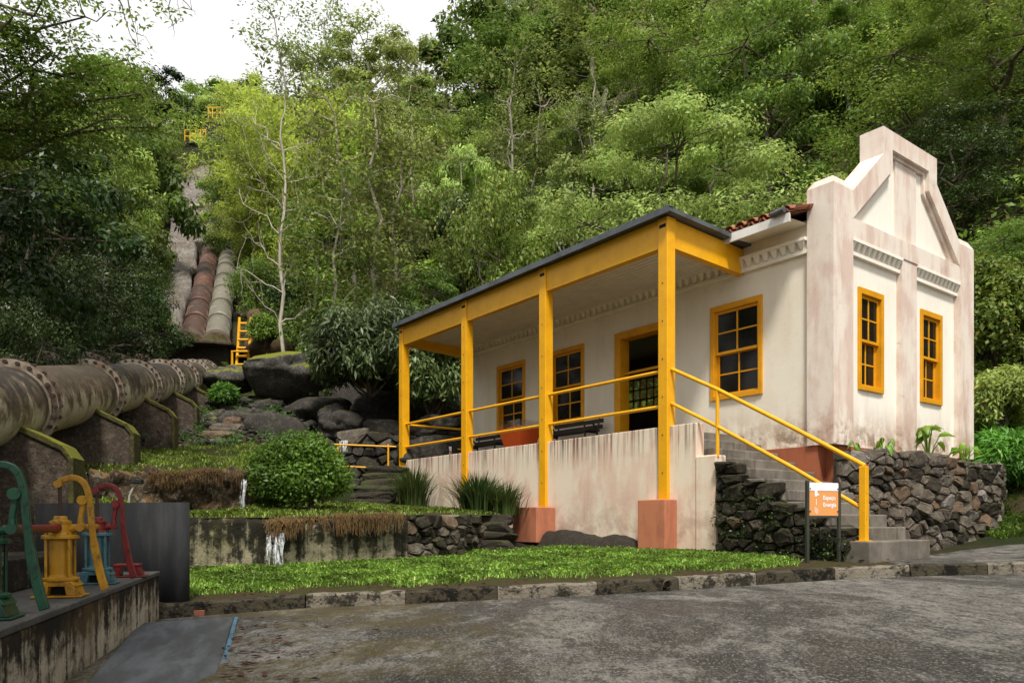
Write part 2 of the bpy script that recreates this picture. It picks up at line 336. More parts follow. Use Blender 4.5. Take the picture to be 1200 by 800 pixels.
M['leaf_light'] = leafmat('leaf_light', (.16, .225, .050), (.26, .325, .080), (.38, .38, .12), .25, .5, .32)
M['leaf_yellow'] = leafmat('leaf_yellow', (.19, .27, .040), (.31, .385, .065), (.40, .40, .08), .2, .5, .35)  # sunlight on these clumps is put into a lighter leaf colour
M['leaf_olive'] = leafmat('leaf_olive', (.115, .155, .038), (.19, .235, .060), (.29, .27, .08), .2, .55, .3)
M['leaf_shrub'] = leafmat('leaf_shrub', (.050, .085, .024), (.13, .175, .060), (.26, .28, .14), .35, .42, .2)
M['leaf_bush'] = leafmat('leaf_bush', (.055, .13, .016), (.12, .235, .028), (.19, .30, .05), .3, .45, .3)
M['leaf_taro'] = leafmat('leaf_taro', (.14, .26, .03), (.22, .34, .04), (.45, .42, .02), .35, .4, .35)
M['tussock'] = leafmat('tussock_blade', (.030, .062, .016), (.075, .115, .028), (.17, .15, .05), .35, .45, .2)
M['grass'] = leafmat('grass_blade', (.085, .15, .022), (.20, .29, .048), (.36, .36, .15), .2, .55, .3, 2.0, .42)
M['litter'] = leafmat('dead_leaf', (.09, .035, .018), (.05, .022, .014), (.15, .08, .03), .2, .6, .05)
M['drygrass'] = leafmat('dry_root', (.15, .085, .035), (.055, .040, .015), (.10, .10, .02), .1, .7, .1)

# ---------------------------------------------------------------- terrain
LP = [(0,-.6),(10,-.3),(12,.7),(13.5,1.3),(16,2.2),(24,4.6),(33,7.4),(36,9.0),(50,17.2),(80,37),(110,50),(150,56)]
MP = [(0,-.6),(10,-.3),(13,.3),(19.3,1.0),(21,2.4),(24,3.5),(30,6),(40,12),(60,26),(100,46),(150,60)]
RP = [(-12,-.6),(-2,0.0),(3,.4),(6,.75),(7.4,1.2),(8.5,2.2),(12,4.5),(20,13),(38,42),(60,75),(90,110),(150,150)]
def G(x, y):
    y = max(y, .5); r = x / y; tt = (x - 2.52) * .7971 + (y - 12.4) * .6038
    a = interp(y, LP); b = interp(y, MP); c = interp(tt, RP)
    w1 = sstep(-.33, -.20, r); w2 = sstep(-.13, .0, r)
    if y < 6: w1 = w2 = 1
    z = (a * (1 - w1) + b * w1) * (1 - w2) + c * w2
    if y > 24: z += noise.noise((x * .09, y * .09, 0)) * min(2.0, (y - 24) * .12)
    return z
xs = np.arange(-95, 121, 1.2); ys = np.concatenate([np.arange(-12, 30, .8), np.arange(30, 152, 1.6)])
V = np.array([(x, y, G(x, y) if y > 1 else -.6) for y in ys for x in xs]); nx = len(xs)
ii = np.arange(len(V)).reshape(len(ys), nx)
F = np.stack([ii[:-1,:-1], ii[:-1,1:], ii[1:,1:], ii[1:,:-1]], -1).reshape(-1, 4)
me = npmesh('hillside', V, F, M['forest_floor']); tag(link('hillside', me), kind='structure')
g = MB(); g.quad((-400,-400,-.9),(500,-400,-.9),(500,600,-.9),(-400,600,-.9)); tag(g.build('ground', M['soil']), kind='structure')

# road: a gently tilted sheet up to the kerb
def road_z(x): return .193 + .034 * x
KP = [(60,735),(237,721),(358,712),(475,707.5),(583,702),(700,697),(796,691),(887,685),(979,679),(1067,675),(1158,673),(1250,671),(1420,668),(1600,666)]
def roadpt(u, v):
    d = .807 / ((v - HOR) / FPX + .034 * (u - 600) / FPX); x = (u - 600) / FPX * d
    return Vector((x, d, road_z(x)))
kerb = [roadpt(*p) for p in KP]
m_ = MB()
for i in range(len(kerb) - 1):
    a, b = kerb[i], kerb[i+1]
    for j in range(6):
        f0, f1 = j / 6, (j + 1) / 6
        row = [Vector((p.x, p.y * (1 - f) + -6 * f, p.z)) for p, f in ((a, f0), (b, f0), (b, f1), (a, f1))]
        m_.quad(*row)
a = kerb[0]; m_.quad((-12, a.y, road_z(-12)), (a.x, a.y, a.z), (a.x, -6, a.z), (-12, -6, road_z(-12)))
b = kerb[-1]; m_.quad((b.x, b.y, b.z), (30, b.y, road_z(30)), (30, -6, road_z(30)), (b.x, -6, b.z))
tag(m_.build('road', M['road']), kind='structure')
ke = empty('kerb', kerb[0], kind='structure')
for i in range(len(kerb) - 1):
    a, b = kerb[i], kerb[i+1]; n = (b - a).cross(Vector((0,0,1))).normalized() * -1   # away from the road
    if n.y < 0: n = -n
    d = (b - a).normalized() * .004; a2, b2 = a + d, b - d; k_ = MB(); w_ = .17; h_ = .135
    nn = 7; rows = []
    for j in range(nn + 1):
        p = a2.lerp(b2, j / nn); jj = random.uniform(-.006, .006)
        rows.append([p + Vector((0,0,-.12)), p + n * (.015 + jj) + Vector((0,0,h_ - .02 + jj)), p + n * .04 + Vector((0,0,h_ + jj)), p + n * w_ + Vector((0,0,h_ + jj)), p + n * w_ + Vector((0,0,-.12))])
    for j in range(nn):
        for q in range(4): k_.quad(rows[j][q], rows[j+1][q], rows[j+1][q+1], rows[j][q+1])
    k_.quad(*rows[0]); k_.quad(*rows[-1])
    me = k_.mesh('kerb_stone', M['kerb_dark'] if i % 2 == 1 or i == 0 else M['kerb_pale'])
    bm = bmesh.new(); bm.from_mesh(me); bmesh.ops.remove_doubles(bm, verts=bm.verts, dist=.0005); bmesh.ops.recalc_face_normals(bm, faces=bm.faces); bm.to_mesh(me); bm.free()
    me.transform(Matrix.Translation(-kerb[0])); link('kerb_stone', me, ke)
kb = [p + Vector((0, .16, .12)) for p in kerb]                  # back edge of the kerb
# drain pipe mouth in the kerb
dp = roadpt(782, 692); t = MB(); dd = Vector((.1, -1, 0)).normalized()
t.tube([dp + Vector((-.01,.10,.075)), dp + Vector((0,-.03,.07))], .045, 14, False); t.tube([dp + Vector((-.01,.10,.075)), dp + Vector((0,-.028,.07))], .036, 14, False)
dr = t.build('drain_pipe', M['flange']); tag(dr, 'short round drain pipe poking out of the kerb', 'drain pipe')
MB().lathe([(.0355,0),(.0355,.004)], n=14)
t = MB().tube([dp + Vector((-.01,.09,.075)), dp + Vector((-.01,.085,.075))], .036, 14); t.build('pipe_mouth', M['black'], dr)

# lawn strip between the kerb and the walls, then the terraces
def strip(name, front, back, mat, n=10, bump=.02, sub=6):
    def res(pl, k):
        out = []
        for i in range(len(pl) - 1):
            for j in range(k): out.append(pl[i].lerp(pl[i+1], j / k))
        return out + [pl[-1]]
    f, b = res(front, sub), res(back, sub); V = []
    for j in range(n + 1):
        for p, q in zip(f, b):
            c = p.lerp(q, j / n); c.z += noise.noise((c.x * 1.3, c.y * 1.3, 1.7)) * bump * (1 if 0 < j < n else 0); V.append(c)
    m = len(f); ii = np.arange(len(V)).reshape(n + 1, m)
    F = np.stack([ii[:-1,:-1], ii[:-1,1:], ii[1:,1:], ii[1:,:-1]], -1).reshape(-1, 4)
    V = np.array(V); me = npmesh(name, V, F, mat); me.polygons.foreach_set('use_smooth', [True] * len(me.polygons))
    return tag(link(name, me), kind='structure'), V.reshape(n + 1, m, 3)
back_px = [(60,672,8.9),(230,667,9.7),(350,662,10.3),(480,656,10.9),(570,645,12.8),(660,641,13.6),(760,644,12.6),(835,646,12.2),(920,646,11.6),(1010,650,11.2)]
lawn_o, lawn_g = strip('lawn', kb[:10], [P(*p) for p in back_px], M['lawn'])
pav_back = [P(1010,650,11.2), P(1085,648,13.2), P(1165,632,14.6), P(1260,628,14.0), P(1500,630,12.5)]
strip('pavement', [kb[9], kb[10], kb[11], kb[12], kb[13]], pav_back, M['road'], 8, .015)
tf = [P(40,608,9.2), P(225,607,9.75), P(350,606,10.4), P(485,603,11.0), P(560,603,13.2), P(598,605,14.3)]
tb = [P(40,560,12.6), P(200,601,11.9), P(330,590,15), P(420,590,18.4), P(480,594,19.2), P(598,601,15.4)]
ter_o, ter_g = strip('terrace', tf, tb, M['lawn'], 8, .03)
t2f = [P(20,560,11.6), P(178,555,11.9), P(245,551,12.3), P(300,553,13.0), P(345,560,14.5)]
t2b = [P(20,520,14.5), P(150,530,15.5), P(215,524,17.5), P(290,520,18), P(390,548,18.8)]
ter2_o, ter2_g = strip('upper_terrace', t2f, t2b, M['lawn'], 8, .06)

# ---------------------------------------------------------------- rocks
def rock_mesh(name, seed, sub=2, amp=.22, blocky=.5, mat=None, freq=1.1):
    bm = bmesh.new(); bmesh.ops.create_icosphere(bm, subdivisions=sub, radius=1); rng = random.Random(seed)
    off = Vector((rng.uniform(-50,50), rng.uniform(-50,50), rng.uniform(-50,50)))
    cuts = [(Vector((rng.gauss(0,1), rng.gauss(0,1), rng.gauss(0,1))).normalized(), rng.uniform(.62,.88)) for _ in range(7)]
    for v in bm.verts:
        p = v.co.copy(); m = max(abs(p.x), abs(p.y), abs(p.z)); p = p.lerp(p / m * .86, blocky)
        p *= 1 + noise.fractal(p * freq + off, .7, 2.1, 4) * amp
        for n, d in cuts:
            e = p.dot(n) - d
            if e > 0: p -= n * e * .85
        v.co = p
    me = bpy.data.meshes.new(name); bm.to_mesh(me); bm.free()
    if mat: me.materials.append(mat)
    return me
ROCKS = {}
def rocks_for(mat, cnt=6):
    if mat.name not in ROCKS: ROCKS[mat.name] = [rock_mesh('stone', 100 + i, 2, .30, .55, mat) for i in range(cnt)]
    return ROCKS[mat.name]
def clip_half(poly, m, n):                   # keep the side of the polygon where (p - m).n <= 0
    out = []
    for i in range(len(poly)):
        p, q = poly[i], poly[(i+1) % len(poly)]; a = (p[0]-m[0])*n[0] + (p[1]-m[1])*n[1]; b = (q[0]-m[0])*n[0] + (q[1]-m[1])*n[1]
        if a <= 0: out.append(p)
        if a*b < 0: t = a/(a-b); out.append((p[0]+(q[0]-p[0])*t, p[1]+(q[1]-p[1])*t))
    return out
def rubble(parent, path, zfun, mats, size=.27, depth=.10, seed=1, name='stone', gap=.007, asp=1.5):
    """irregular fitted stones along a plan path (outside = right of the path direction); zfun(fraction) -> (bottom, top)"""
    rng = random.Random(seed); pts = [Vector((*p, 0)) for p in path]
    seg = [(pts[i+1] - pts[i]).length for i in range(len(pts)-1)]; tot = sum(seg)
    def at(s):
        s = max(0, min(tot, s))
        for i, L in enumerate(seg):
            if s <= L or i == len(seg)-1:
                d = (pts[i+1]-pts[i]).normalized(); return pts[i].lerp(pts[i+1], s / L), Vector((d.y, -d.x, 0))
            s -= L
    zlo = min(zfun(i/20)[0] for i in range(21)); zhi = max(zfun(i/20)[1] for i in range(21)); S = []
    for _ in range(9000):
        r = size*rng.choice((.62,.8,1,1,1.2,1.45)); p = (rng.uniform(0, tot), rng.uniform(zlo, zhi))
        b, t = zfun(p[0]/tot)
        if not (b - .05 < p[1] < t - .03): continue
        if all(math.hypot(p[0]-q[0], (p[1]-q[1])*asp) > .47*(r + q[2]) for q in S): S.append((*p, r))
    for i, (sx, sz, r) in enumerate(S):
        poly = [(max(0,sx-r*1.3), sz-r), (min(tot,sx+r*1.3), sz-r), (min(tot,sx+r*1.3), sz+r), (max(0,sx-r*1.3), sz+r)]
        b, t = zfun(sx/tot); poly = clip_half(poly, (sx, t + rng.uniform(-.03,.04)), (rng.uniform(-.15,.15), 1)); poly = clip_half(poly, (sx, b - .1), (0, -1))
        for j, (qx, qz, q) in enumerate(S):
            if j == i or abs(qx-sx) > 2.5*size or abs(qz-sz) > 2*size: continue
            nx_, nz_ = qx-sx, (qz-sz)*asp*asp; w = r/(r+q); poly = clip_half(poly, (sx+(qx-sx)*w, sz+(qz-sz)*w), (nx_, nz_))
            if len(poly) < 3: break
        if len(poly) < 3: continue
        cx = sum(p[0] for p in poly)/len(poly); cz = sum(p[1] for p in poly)/len(poly); rad = max(math.hypot(p[0]-cx, p[1]-cz) for p in poly)
        if rad < .04: continue
        fine = []                             # round the corners a little
        for k_ in range(len(poly)):
            p, q = poly[k_], poly[(k_+1) % len(poly)]
            if math.hypot(p[0]-q[0], p[1]-q[1]) < .02: continue
            for f in (.12, .88): fine.append((p[0]+(q[0]-p[0])*f, p[1]+(q[1]-p[1])*f))
        n = len(fine)
        if n < 5: continue
        bul = depth*rng.uniform(.55, 1.25)*min(1, rad/size*1.7); tx, tz = rng.uniform(-.45,.45), rng.uniform(-.5,.35); P0, N0 = at(cx); m = MB(); T0 = Vector((-N0.y, N0.x, 0))
        for ring, (sc_, h) in enumerate(((1, -.10), (1, .30), (.90, .85), (.62, 1.0))):
            for (a, z) in fine:
                dx, dz = a-cx, z-cz; L = math.hypot(dx, dz); kx = max(.3, 1 - gap/max(L, .02))*sc_*(1 + rng.uniform(-.06,.06)*(ring > 0)); hh = (h*bul if ring else -.10) + (dx*tx + dz*tz)*sc_*(ring > 1)*.8 + rng.uniform(-.012,.012)*(ring > 1)
                Pa, Na = at(cx + dx*kx); v = Pa + Na*hh; m.v.append((v.x, v.y, cz + dz*kx))
        for ring in range(3):
            for k_ in range(n): k2 = (k_+1) % n; m.f.append((ring*n+k_, ring*n+k2, (ring+1)*n+k2, (ring+1)*n+k_))
        m.f.append(tuple(range(3*n, 4*n))); mt = rng.choices([q for q,_ in mats], [w for _,w in mats])[0]
        m.build(name, mt, parent)
    return len(S)
def boulder(name, loc, sc, seed, mat, label, group=None, rz=0, amp=.32, sub=4, cat='boulder', blocky=.25):
    me = rock_mesh(name, seed, sub, amp, blocky, mat); me.polygons.foreach_set('use_smooth', [True]*len(me.polygons))
    o = link(name, me); o.location = loc; o.scale = sc; o.rotation_euler = (0, 0, rz); return tag(o, label, cat, group)

# ---------------------------------------------------------------- the house (local x = along the wall towards the steps, y = into the house)
HO = Vector((2.52, 12.4, 0)); HR = math.atan2(-.7971, .6038)
def H(x, y, z=0): return HO + Vector((.6038*x + .7971*y, -.7971*x + .6038*y, z))
house = empty('house', HO, HR, 'cream plastered house with yellow veranda, stepped gable and tiled roof', 'house')
FL = 2.52
def wall(name, mat, a0, a1, z0, z1, h0, h1, holes, fn, parent=house):
    """slab from a0..a1 and z0..z1, thickness h0..h1, with rectangular holes; fn(a, h, z) -> xyz"""
    A = sorted({a0, a1, *[q for h in holes for q in h[:2]]}); Z = sorted({z0, z1, *[q for h in holes for q in h[2:]]})
    solid = lambda i, j: 0 <= i < len(A)-1 and 0 <= j < len(Z)-1 and not any(h[0] <= (A[i]+A[i+1])/2 <= h[1] and h[2] <= (Z[j]+Z[j+1])/2 <= h[3] for h in holes)
    m = MB()
    for i in range(len(A)-1):
        for j in range(len(Z)-1):
            if not solid(i, j): continue
            c = (A[i],Z[j]),(A[i+1],Z[j]),(A[i+1],Z[j+1]),(A[i],Z[j+1])
            m.quad(*[fn(p, h0, q) for p, q in c]); m.quad(*[fn(p, h1, q) for p, q in reversed(c)])
            for (di, dj, e0, e1) in ((0,-1,0,1),(1,0,1,2),(0,1,2,3),(-1,0,3,0)):
                if not solid(i+di, j+dj):
                    (p,q),(r,s) = c[e0], c[e1]; m.quad(fn(p,h0,q), fn(p,h1,q), fn(r,h1,s), fn(r,h0,s))
    me = m.mesh(name, mat, fix=False)
    bm = bmesh.new(); bm.from_mesh(me); bmesh.ops.remove_doubles(bm, verts=bm.verts, dist=.0004); bmesh.ops.recalc_face_normals(bm, faces=bm.faces); bm.to_mesh(me); bm.free()
    return link(name, me, parent)
fxz = lambda a, h, z: (a, h, z)               # wall along x
fyz = lambda a, h, z: (h, a, z)               # wall along y
GX = 1.59                                     # face of the recessed gable panels
wins = [(-.72, .33), (-5.35, -4.27), (-7.49, -6.40)]; WZ = (3.27, 4.94); door = (-3.22, -1.75)
holes = [(a, b, *WZ) for a, b in wins] + [(door[0], door[1], FL, 4.94)]
wall('front_wall', M['cream'], -8.75, 1.38, 2.25, 6.0, 2.07, 2.30, holes, fxz)
gw = [(3.0, 3.77), (5.22, 6.02)]
wall('gable_wall', M['panel'], 2.30, 6.98, 2.25, 6.0, GX - .24, GX, [(a, b, *WZ) for a, b in gw], fyz)
wall('end_wall', M['cream'], 2.301, 6.9, 2.25, 6.0, -8.75, -8.52, [], fyz)
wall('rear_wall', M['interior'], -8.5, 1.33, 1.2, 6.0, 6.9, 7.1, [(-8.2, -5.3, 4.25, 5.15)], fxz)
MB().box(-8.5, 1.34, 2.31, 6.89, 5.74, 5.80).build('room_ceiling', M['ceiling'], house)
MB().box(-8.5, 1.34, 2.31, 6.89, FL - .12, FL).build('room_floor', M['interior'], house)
# terracotta base
b_ = MB(); b_.box(-8.6, 1.42, 2.035, 2.28, .3, 2.247); b_.box(1.36, 1.66, 2.28, 7.05, .3, 2.247); b_.build('base_course', M['redbase'], house)
# upper gable
core = [(2.3,6.0),(6.95,6.0),(6.95,6.3),(6.6,6.38),(5.55,7.3),(5.55,7.75),(3.65,7.75),(3.65,7.3),(2.6,6.38),(2.3,6.3)]
MB().prism(core, GX - .25, GX + .001, lambda a, b, h: (h, a, b)).build('gable_field', M['panel'], house)
OUT = [(2.6,6.46),(3.6,7.36),(3.6,7.84),(5.6,7.84),(5.6,7.36),(6.6,6.46)]
INN = [(2.6,6.0),(3.92,7.16),(3.92,7.52),(5.28,7.52),(5.28,7.16),(6.6,6.0)]
rk = MB()
for i in range(5):
    rk.prism([OUT[i], OUT[i+1], INN[i+1], INN[i]], GX - .30, GX + .125, lambda a, b, h: (h, a, b))
rk.build('gable_coping', M['pink'], house)
IN2 = [(2.72,6.0),(3.99,7.11),(3.99,7.45),(5.21,7.45),(5.21,7.11),(6.48,6.0)]
rk = MB()
for i in range(5):
    rk.prism([(INN[i][0]*.999+.004,INN[i][1]), INN[i+1], IN2[i+1], IN2[i]], GX - .01, GX + .055, lambda a, b, h: (h, a, b))
rk.build('gable_moulding', M['pink'], house)
for y0, y1 in ((2.0, 2.6), (6.6, 7.2)):
    p_ = MB(); x0, x1 = 1.25, 1.72; p_.box(x0, x1, y0, y1, 2.252, 6.46)
    b0 = len(p_.v); ins = .05
    p_.v += [(x0,y0,6.46),(x1,y0,6.46),(x1,y1,6.46),(x0,y1,6.46),(x0+.07,y0+.1,6.6),(x1-.07,y0+.1,6.6),(x1-.07,y1-.1,6.6),(x0+.07,y1-.1,6.6)]
    p_.f += [tuple(b0+i for i in q) for q in ((4,5,6,7),(0,1,5,4),(1,2,6,5),(2,3,7,6),(3,0,4,7))]
    p_.build('pilaster', M['pink'], house)
MB().box(GX - .02, GX + .10, 4.30, 4.86, 2.252, 5.70).build('pilaster', M['pink'], house)
MB().box(GX - .02, GX + .03, 4.20, 4.98, 6.021, 7.449).build('pilaster', M['pink'], house)
MB().box(GX - .02, GX + .118, 2.602, 6.598, 5.70, 6.02).build('gable_band', M['pink'], house)
# cornices with tooth blocks
def cornice(a0, a1, fn, face, out, step=.17):
    c = MB(); 
    for z0, z1, e in ((5.645, 5.698, .13), (5.44, 5.50, .07), (5.50, 5.645, .03)):
        p, q = fn(a0, face, z0), fn(a1, face + out * e, z1)
        c.box(min(p[0],q[0]), max(p[0],q[0]), min(p[1],q[1]), max(p[1],q[1]), z0, z1)
    co = c.build('cornice', M['panel'], house); n = max(2, int((a1 - a0) / step)); me = None
    t = MB(); hw = step * .36; e0, e1 = face + out*.025, face + out*.12
    t.v = [fn(-hw, e0, 5.643), fn(hw, e0, 5.643), fn(hw, e1, 5.643), fn(-hw, e1, 5.643), fn(-hw*.35, e0, 5.515), fn(hw*.35, e0, 5.515), fn(hw*.35, e1-out*.05, 5.515), fn(-hw*.35, e1-out*.05, 5.515)]
    t.f = [(0,1,2,3),(7,6,5,4),(0,4,5,1),(1,5,6,2),(2,6,7,3),(3,7,4,0)]
    me = t.mesh('dentil', M['panel'])
    for i in range(n):
        a = a0 + (i + .5) * (a1 - a0) / n; o = link('dentil', me, co); o.location = fn(a, 0, 0)
cornice(-8.75, 1.245, fxz, 2.068, -1); cornice(2.602, 4.298, fyz, GX, 1, .155); cornice(4.862, 6.598, fyz, GX, 1, .155)
MB().box(-8.75, 1.245, 2.069, 2.2, 5.70, 5.93).build('frieze', M['cream'], house)
# windows: frame > sash, pane
def window(a0, a1, fn, face, out, deep=.10, rev=.03):
    z0, z1 = WZ; fw = .085; f = MB()
    def bx(m, a, b, za, zb, h0, h1):
        p, q = fn(a, face + out*h0, za), fn(b, face + out*h1, zb)
        m.box(min(p[0],q[0]), max(p[0],q[0]), min(p[1],q[1]), max(p[1],q[1]), za, zb)
    e = .035; i0, i1, j0, j1 = a0+fw-e, a1-fw+e, z0+fw-e, z1-fw-.02+e
    bx(f, a0-e, i0, z0-e, z1+e, -deep-.1, .035); bx(f, i1, a1+e, z0-e, z1+e, -deep-.1, .035)
    bx(f, i0, i1, z0-e, j0, -deep-.1, .045); bx(f, i0, i1, j1, z1+e, -deep-.1, .035)
    wn = f.build('window', M['yellow_frame'], house, bevel=.006)
    zm = (j0 + j1) / 2
    for (za, zb, dz) in ((zm - .02, j1, -.02), (j0, zm + .02, -.075)):
        s = MB(); sw = .05; ac = (i0 + i1)/2; zc = (za+zb)/2; h0, h1 = dz-.042, dz
        bx(s, i0, i0+sw, za, zb, h0, h1); bx(s, i1-sw, i1, za, zb, h0, h1); bx(s, i0+sw, i1-sw, za, za+sw, h0, h1); bx(s, i0+sw, i1-sw, zb-sw, zb, h0, h1)
        bx(s, ac-.014, ac+.014, za+sw, zb-sw, h0+.004, h1-.004)
        bx(s, i0+sw, ac-.014, zc-.014, zc+.014, h0+.006, h1-.006); bx(s, ac+.014, i1-sw, zc-.014, zc+.014, h0+.006, h1-.006)
        s.build('sash', M['yellow_frame'], wn, bevel=.003)
        for (pa, pb) in ((i0+sw, ac-.014), (ac+.014, i1-sw)):
            for (qa, qb) in ((za+sw, zc-.014), (zc+.014, zb-sw)):
                g_ = MB(); bx(g_, pa+.001, pb-.001, qa+.001, qb-.001, dz-.025, dz-.018); g_.build('pane', M['glass'], wn)
for a, b in wins: window(a, b, fxz, 2.07, -1)
for a, b in gw: window(a, b, fyz, GX, 1)
# door
d0, d1 = door; f = MB(); e = .04; fw = .13
f.box(d0-e, d0+fw, 2.03, 2.31, FL, 4.98); f.box(d1-fw, d1+e, 2.03, 2.31, FL, 4.98); f.box(d0+fw, d1-fw, 2.03, 2.31, 4.83, 4.98)
dw = f.build('doorway', M['yellow_frame'], house, bevel=.006)
MB().box(d0+fw+.001, d1-fw-.001, 2.16, 2.20, 4.10, 4.15).build('transom_bar', M['yellow_frame'], dw)
# rear window of many panes seen through the door
f = MB(); n = 11
rw = None
for i in range(n+1):
    a = -8.2 + 2.9*i/n; f.box(a-.022, a+.022, 6.93, 6.99, 4.25, 5.15)
for j in range(4):
    z = 4.25 + .9*j/3
    for i in range(n):
        a = -8.2 + 2.9*i/n; f.box(a+.022, a+2.9/n-.022, 6.935, 6.985, z-.022, z+.022)
rw = f.build('rear_window', M['yellow_frame'], house)
for i in range(n):
    for j in range(3):
        a = -8.2 + 2.9*i/n; z = 4.25 + .3*j; MB().box(a+.024, a+2.9/n-.024, 6.955, 6.962, z+.024, z+.276).build('pane', M['clear'], rw)
# veranda floor, front wall, posts, beams, roof
VX0 = -8.95
MB().box(VX0 + .2, -.001, .26, 2.03, FL - .14, FL).build('veranda_floor', M['concrete'], house)
vw = MB(); vw.box(VX0, .54, .06, .26, .25, 2.56); vw.build('veranda_wall', M['veranda_wall'], house, bevel=.012)
MB().box(.541, .93, .04, .30, .25, 2.03).build('veranda_wall', M['veranda_wall'], house, bevel=.02)
MB().box(VX0, VX0 + .2, .261, 2.03, .25, 2.53).build('veranda_wall', M['veranda_wall'], house)
posts = [0, -3.10, -5.88, -8.77]; pb = [1.30, 1.26, 1.15, 1.25]
for i, (x, zb) in enumerate(zip(posts, pb)):
    p_ = MB(); xa, xb = x - .20, x
    p_.box(xa, xa+.018, 0, .2, zb, 5.94); p_.box(xb-.018, xb, 0, .2, zb, 5.94); p_.box(xa+.018, xb-.018, .012, .19, zb, 5.90)
    p_ = MB(); p_.box(xa, xb, 0, .2, zb, 5.93)
    po = p_.build('post', M['yellow'], house, bevel=.012)
    pl = MB(); pl.box(xa - .005, xb + .005, -.006, .206, 5.93, 5.955); pl.build('cap_plate', M['yellow'], po)
    bo = MB()
    for z in np.arange(zb + .5, 5.4, .62): bo.tube([(x - .1, -.008, z), (x - .1, .002, z)], .011, 8)
    bo.build('bolt_heads', M['bolt'], po)
    sl = MB(); sl.box(xa + .03, xb - .03, -.004, .003, 5.80, 5.855); sl.build('slot', M['black'], po)
    if i < 2:
        ft = MB(); 
        if i == 0: ft.box(-.43, .16, -.24, .055, .3, 1.36)
        else: ft.box(x - .50, x + .24, -.42, .055, .6, 1.28)
        ft.build('footing', M['footing'], po, bevel=.015)
b_ = MB()
for i in range(3): b_.box(posts[i+1] + .002, posts[i] - .202, .03, .17, 5.49, 5.965)
b_.box(VX0 - .02, -8.972, .03, .17, 5.49, 5.965)
b_.build('front_beam', M['yellow'], house, bevel=.006)
def sloped_beam(x0, x1):
    m = MB(); v = []
    for x in (x0, x1):
        v += [(x, .202, 5.49), (x, 2.066, 5.415), (x, 2.066, 5.86), (x, .202, 5.955)]
    m.v = v; m.f = [(0,1,2,3),(7,6,5,4),(0,4,5,1),(1,5,6,2),(2,6,7,3),(3,7,4,0)]; return m.build('side_beam', M['yellow'], house)
sloped_beam(-.17, -.03); sloped_beam(-8.94, -8.80)
cl = MB(); 
for i in range(17):
    y = .18 + i * .1106; cl.box(-8.79, -.18, y, y + .104, 5.715 - .004*i, 5.735 - .004*i)
tag(cl.build('ceiling_boards', M['ceiling'], house), kind='stuff')
rf = MB()
def slabz(y): return 5.985 - .045 * (y + .12)
x0, x1, ya, yb = VX0 - .12, .13, -.12, 2.06
rf.v = [(x0,ya,slabz(ya)),(x1,ya,slabz(ya)),(x1,yb,slabz(yb)),(x0,yb,slabz(yb)),(x0,ya,slabz(ya)+.07),(x1,ya,slabz(ya)+.07),(x1,yb,slabz(yb)+.07),(x0,yb,slabz(yb)+.07)]
rf.f = [(3,2,1,0),(4,5,6,7),(0,1,5,4),(1,2,6,5),(2,3,7,6),(3,0,4,7)]
vr = rf.build('veranda_roof', M['flashing'], house)
fl = MB()
for a, b in ((VX0 - .13, -5.2), (-5.198, -2.1), (-2.098, .14)): fl.box(a, b, -.135, -.122, 5.955, 6.06); fl.box(a, b, -.122, .0, 6.055, 6.063)
fl.build('flashing', M['flashing'], vr)
# railings of the veranda
def rail(name, pts, r, parent, mat='yellow'): return MB().tube(pts, r, 10).build(name, M[mat], parent, smooth=False)
for i in range(3):
    for z in (3.48, 2.90): rail('rail', [(posts[i+1] + .001, .1, z), (posts[i] - .201, .1, z)], .03, house)
for z in (3.48, 2.90): rail('rail', [(-8.87, .2, z), (-8.87, 2.06, z)], .03, house)
# main tiled roof
RS = .30; ridge = 4.6
def rz_(y): return 6.02 + RS * (min(y, 2*ridge - y) - 1.55)
tilt = math.atan(RS)
rb = MB(); 
for (ya, yb) in ((1.56, ridge), (ridge, 7.6)):
    rb.quad((-8.95,ya,rz_(ya)-.03),(1.30,ya,rz_(ya)-.03),(1.30,yb,rz_(yb)-.03),(-8.95,yb,rz_(yb)-.03))
roof = rb.build('roof', M['tile'], house)
t = MB(); L = .46; n = 6
for (rr, zz, sgn) in ((.085, 0, 1),):
    for k in range(n + 1):
        a = math.pi * k / n
        for (y, ra) in ((0, .095), (L, .078)):
            t.v.append((ra*math.cos(a), y, ra*math.sin(a)*.8)); t.v.append(((ra-.014)*math.cos(a), y, (ra-.014)*math.sin(a)*.8))
    for k in range(n):
        b0, b1 = 4*k, 4*(k+1)
        t.f += [(b0,b1,b1+2,b0+2),(b0+1,b0+3,b1+3,b1+1),(b0,b0+1,b1+1,b1),(b0+2,b1+2,b1+3,b0+3)]
tile_me = t.mesh('tile', M['tile'])
big = MB()
def addmesh(m, me, mat):
    b = len(m.v); m.v += [tuple(mat @ v.co) for v in me.vertices]; m.f += [tuple(b + i for i in p.vertices) for p in me.polygons]
rows = 8
for c_ in range(46):
    x = 1.17 - c_ * .222
    for r_ in range(rows):
        for up in (0, 1):
            y = 1.50 + r_ * .385 + (.02 if up else 0); xx = x + (.111 if up == 0 else 0)
            zz = rz_(y) + (.035 if up else .075) - (0 if up else .055) + .012*random.random()
            if up == 0: mt = Matrix.Translation((xx, y, zz + .03)) @ Matrix.Rotation(tilt, 4, 'X') @ Matrix.Rotation(math.pi, 4, 'Y')
            else: mt = Matrix.Translation((xx + random.uniform(-.006,.006), y + random.uniform(-.012,.012), zz)) @ Matrix.Rotation(tilt, 4, 'X')
            if c_ < 12 and (up or r_ == 0):
                o = link('tile', tile_me, roof); o.matrix_local = mt
            else: addmesh(big, tile_me, mt)
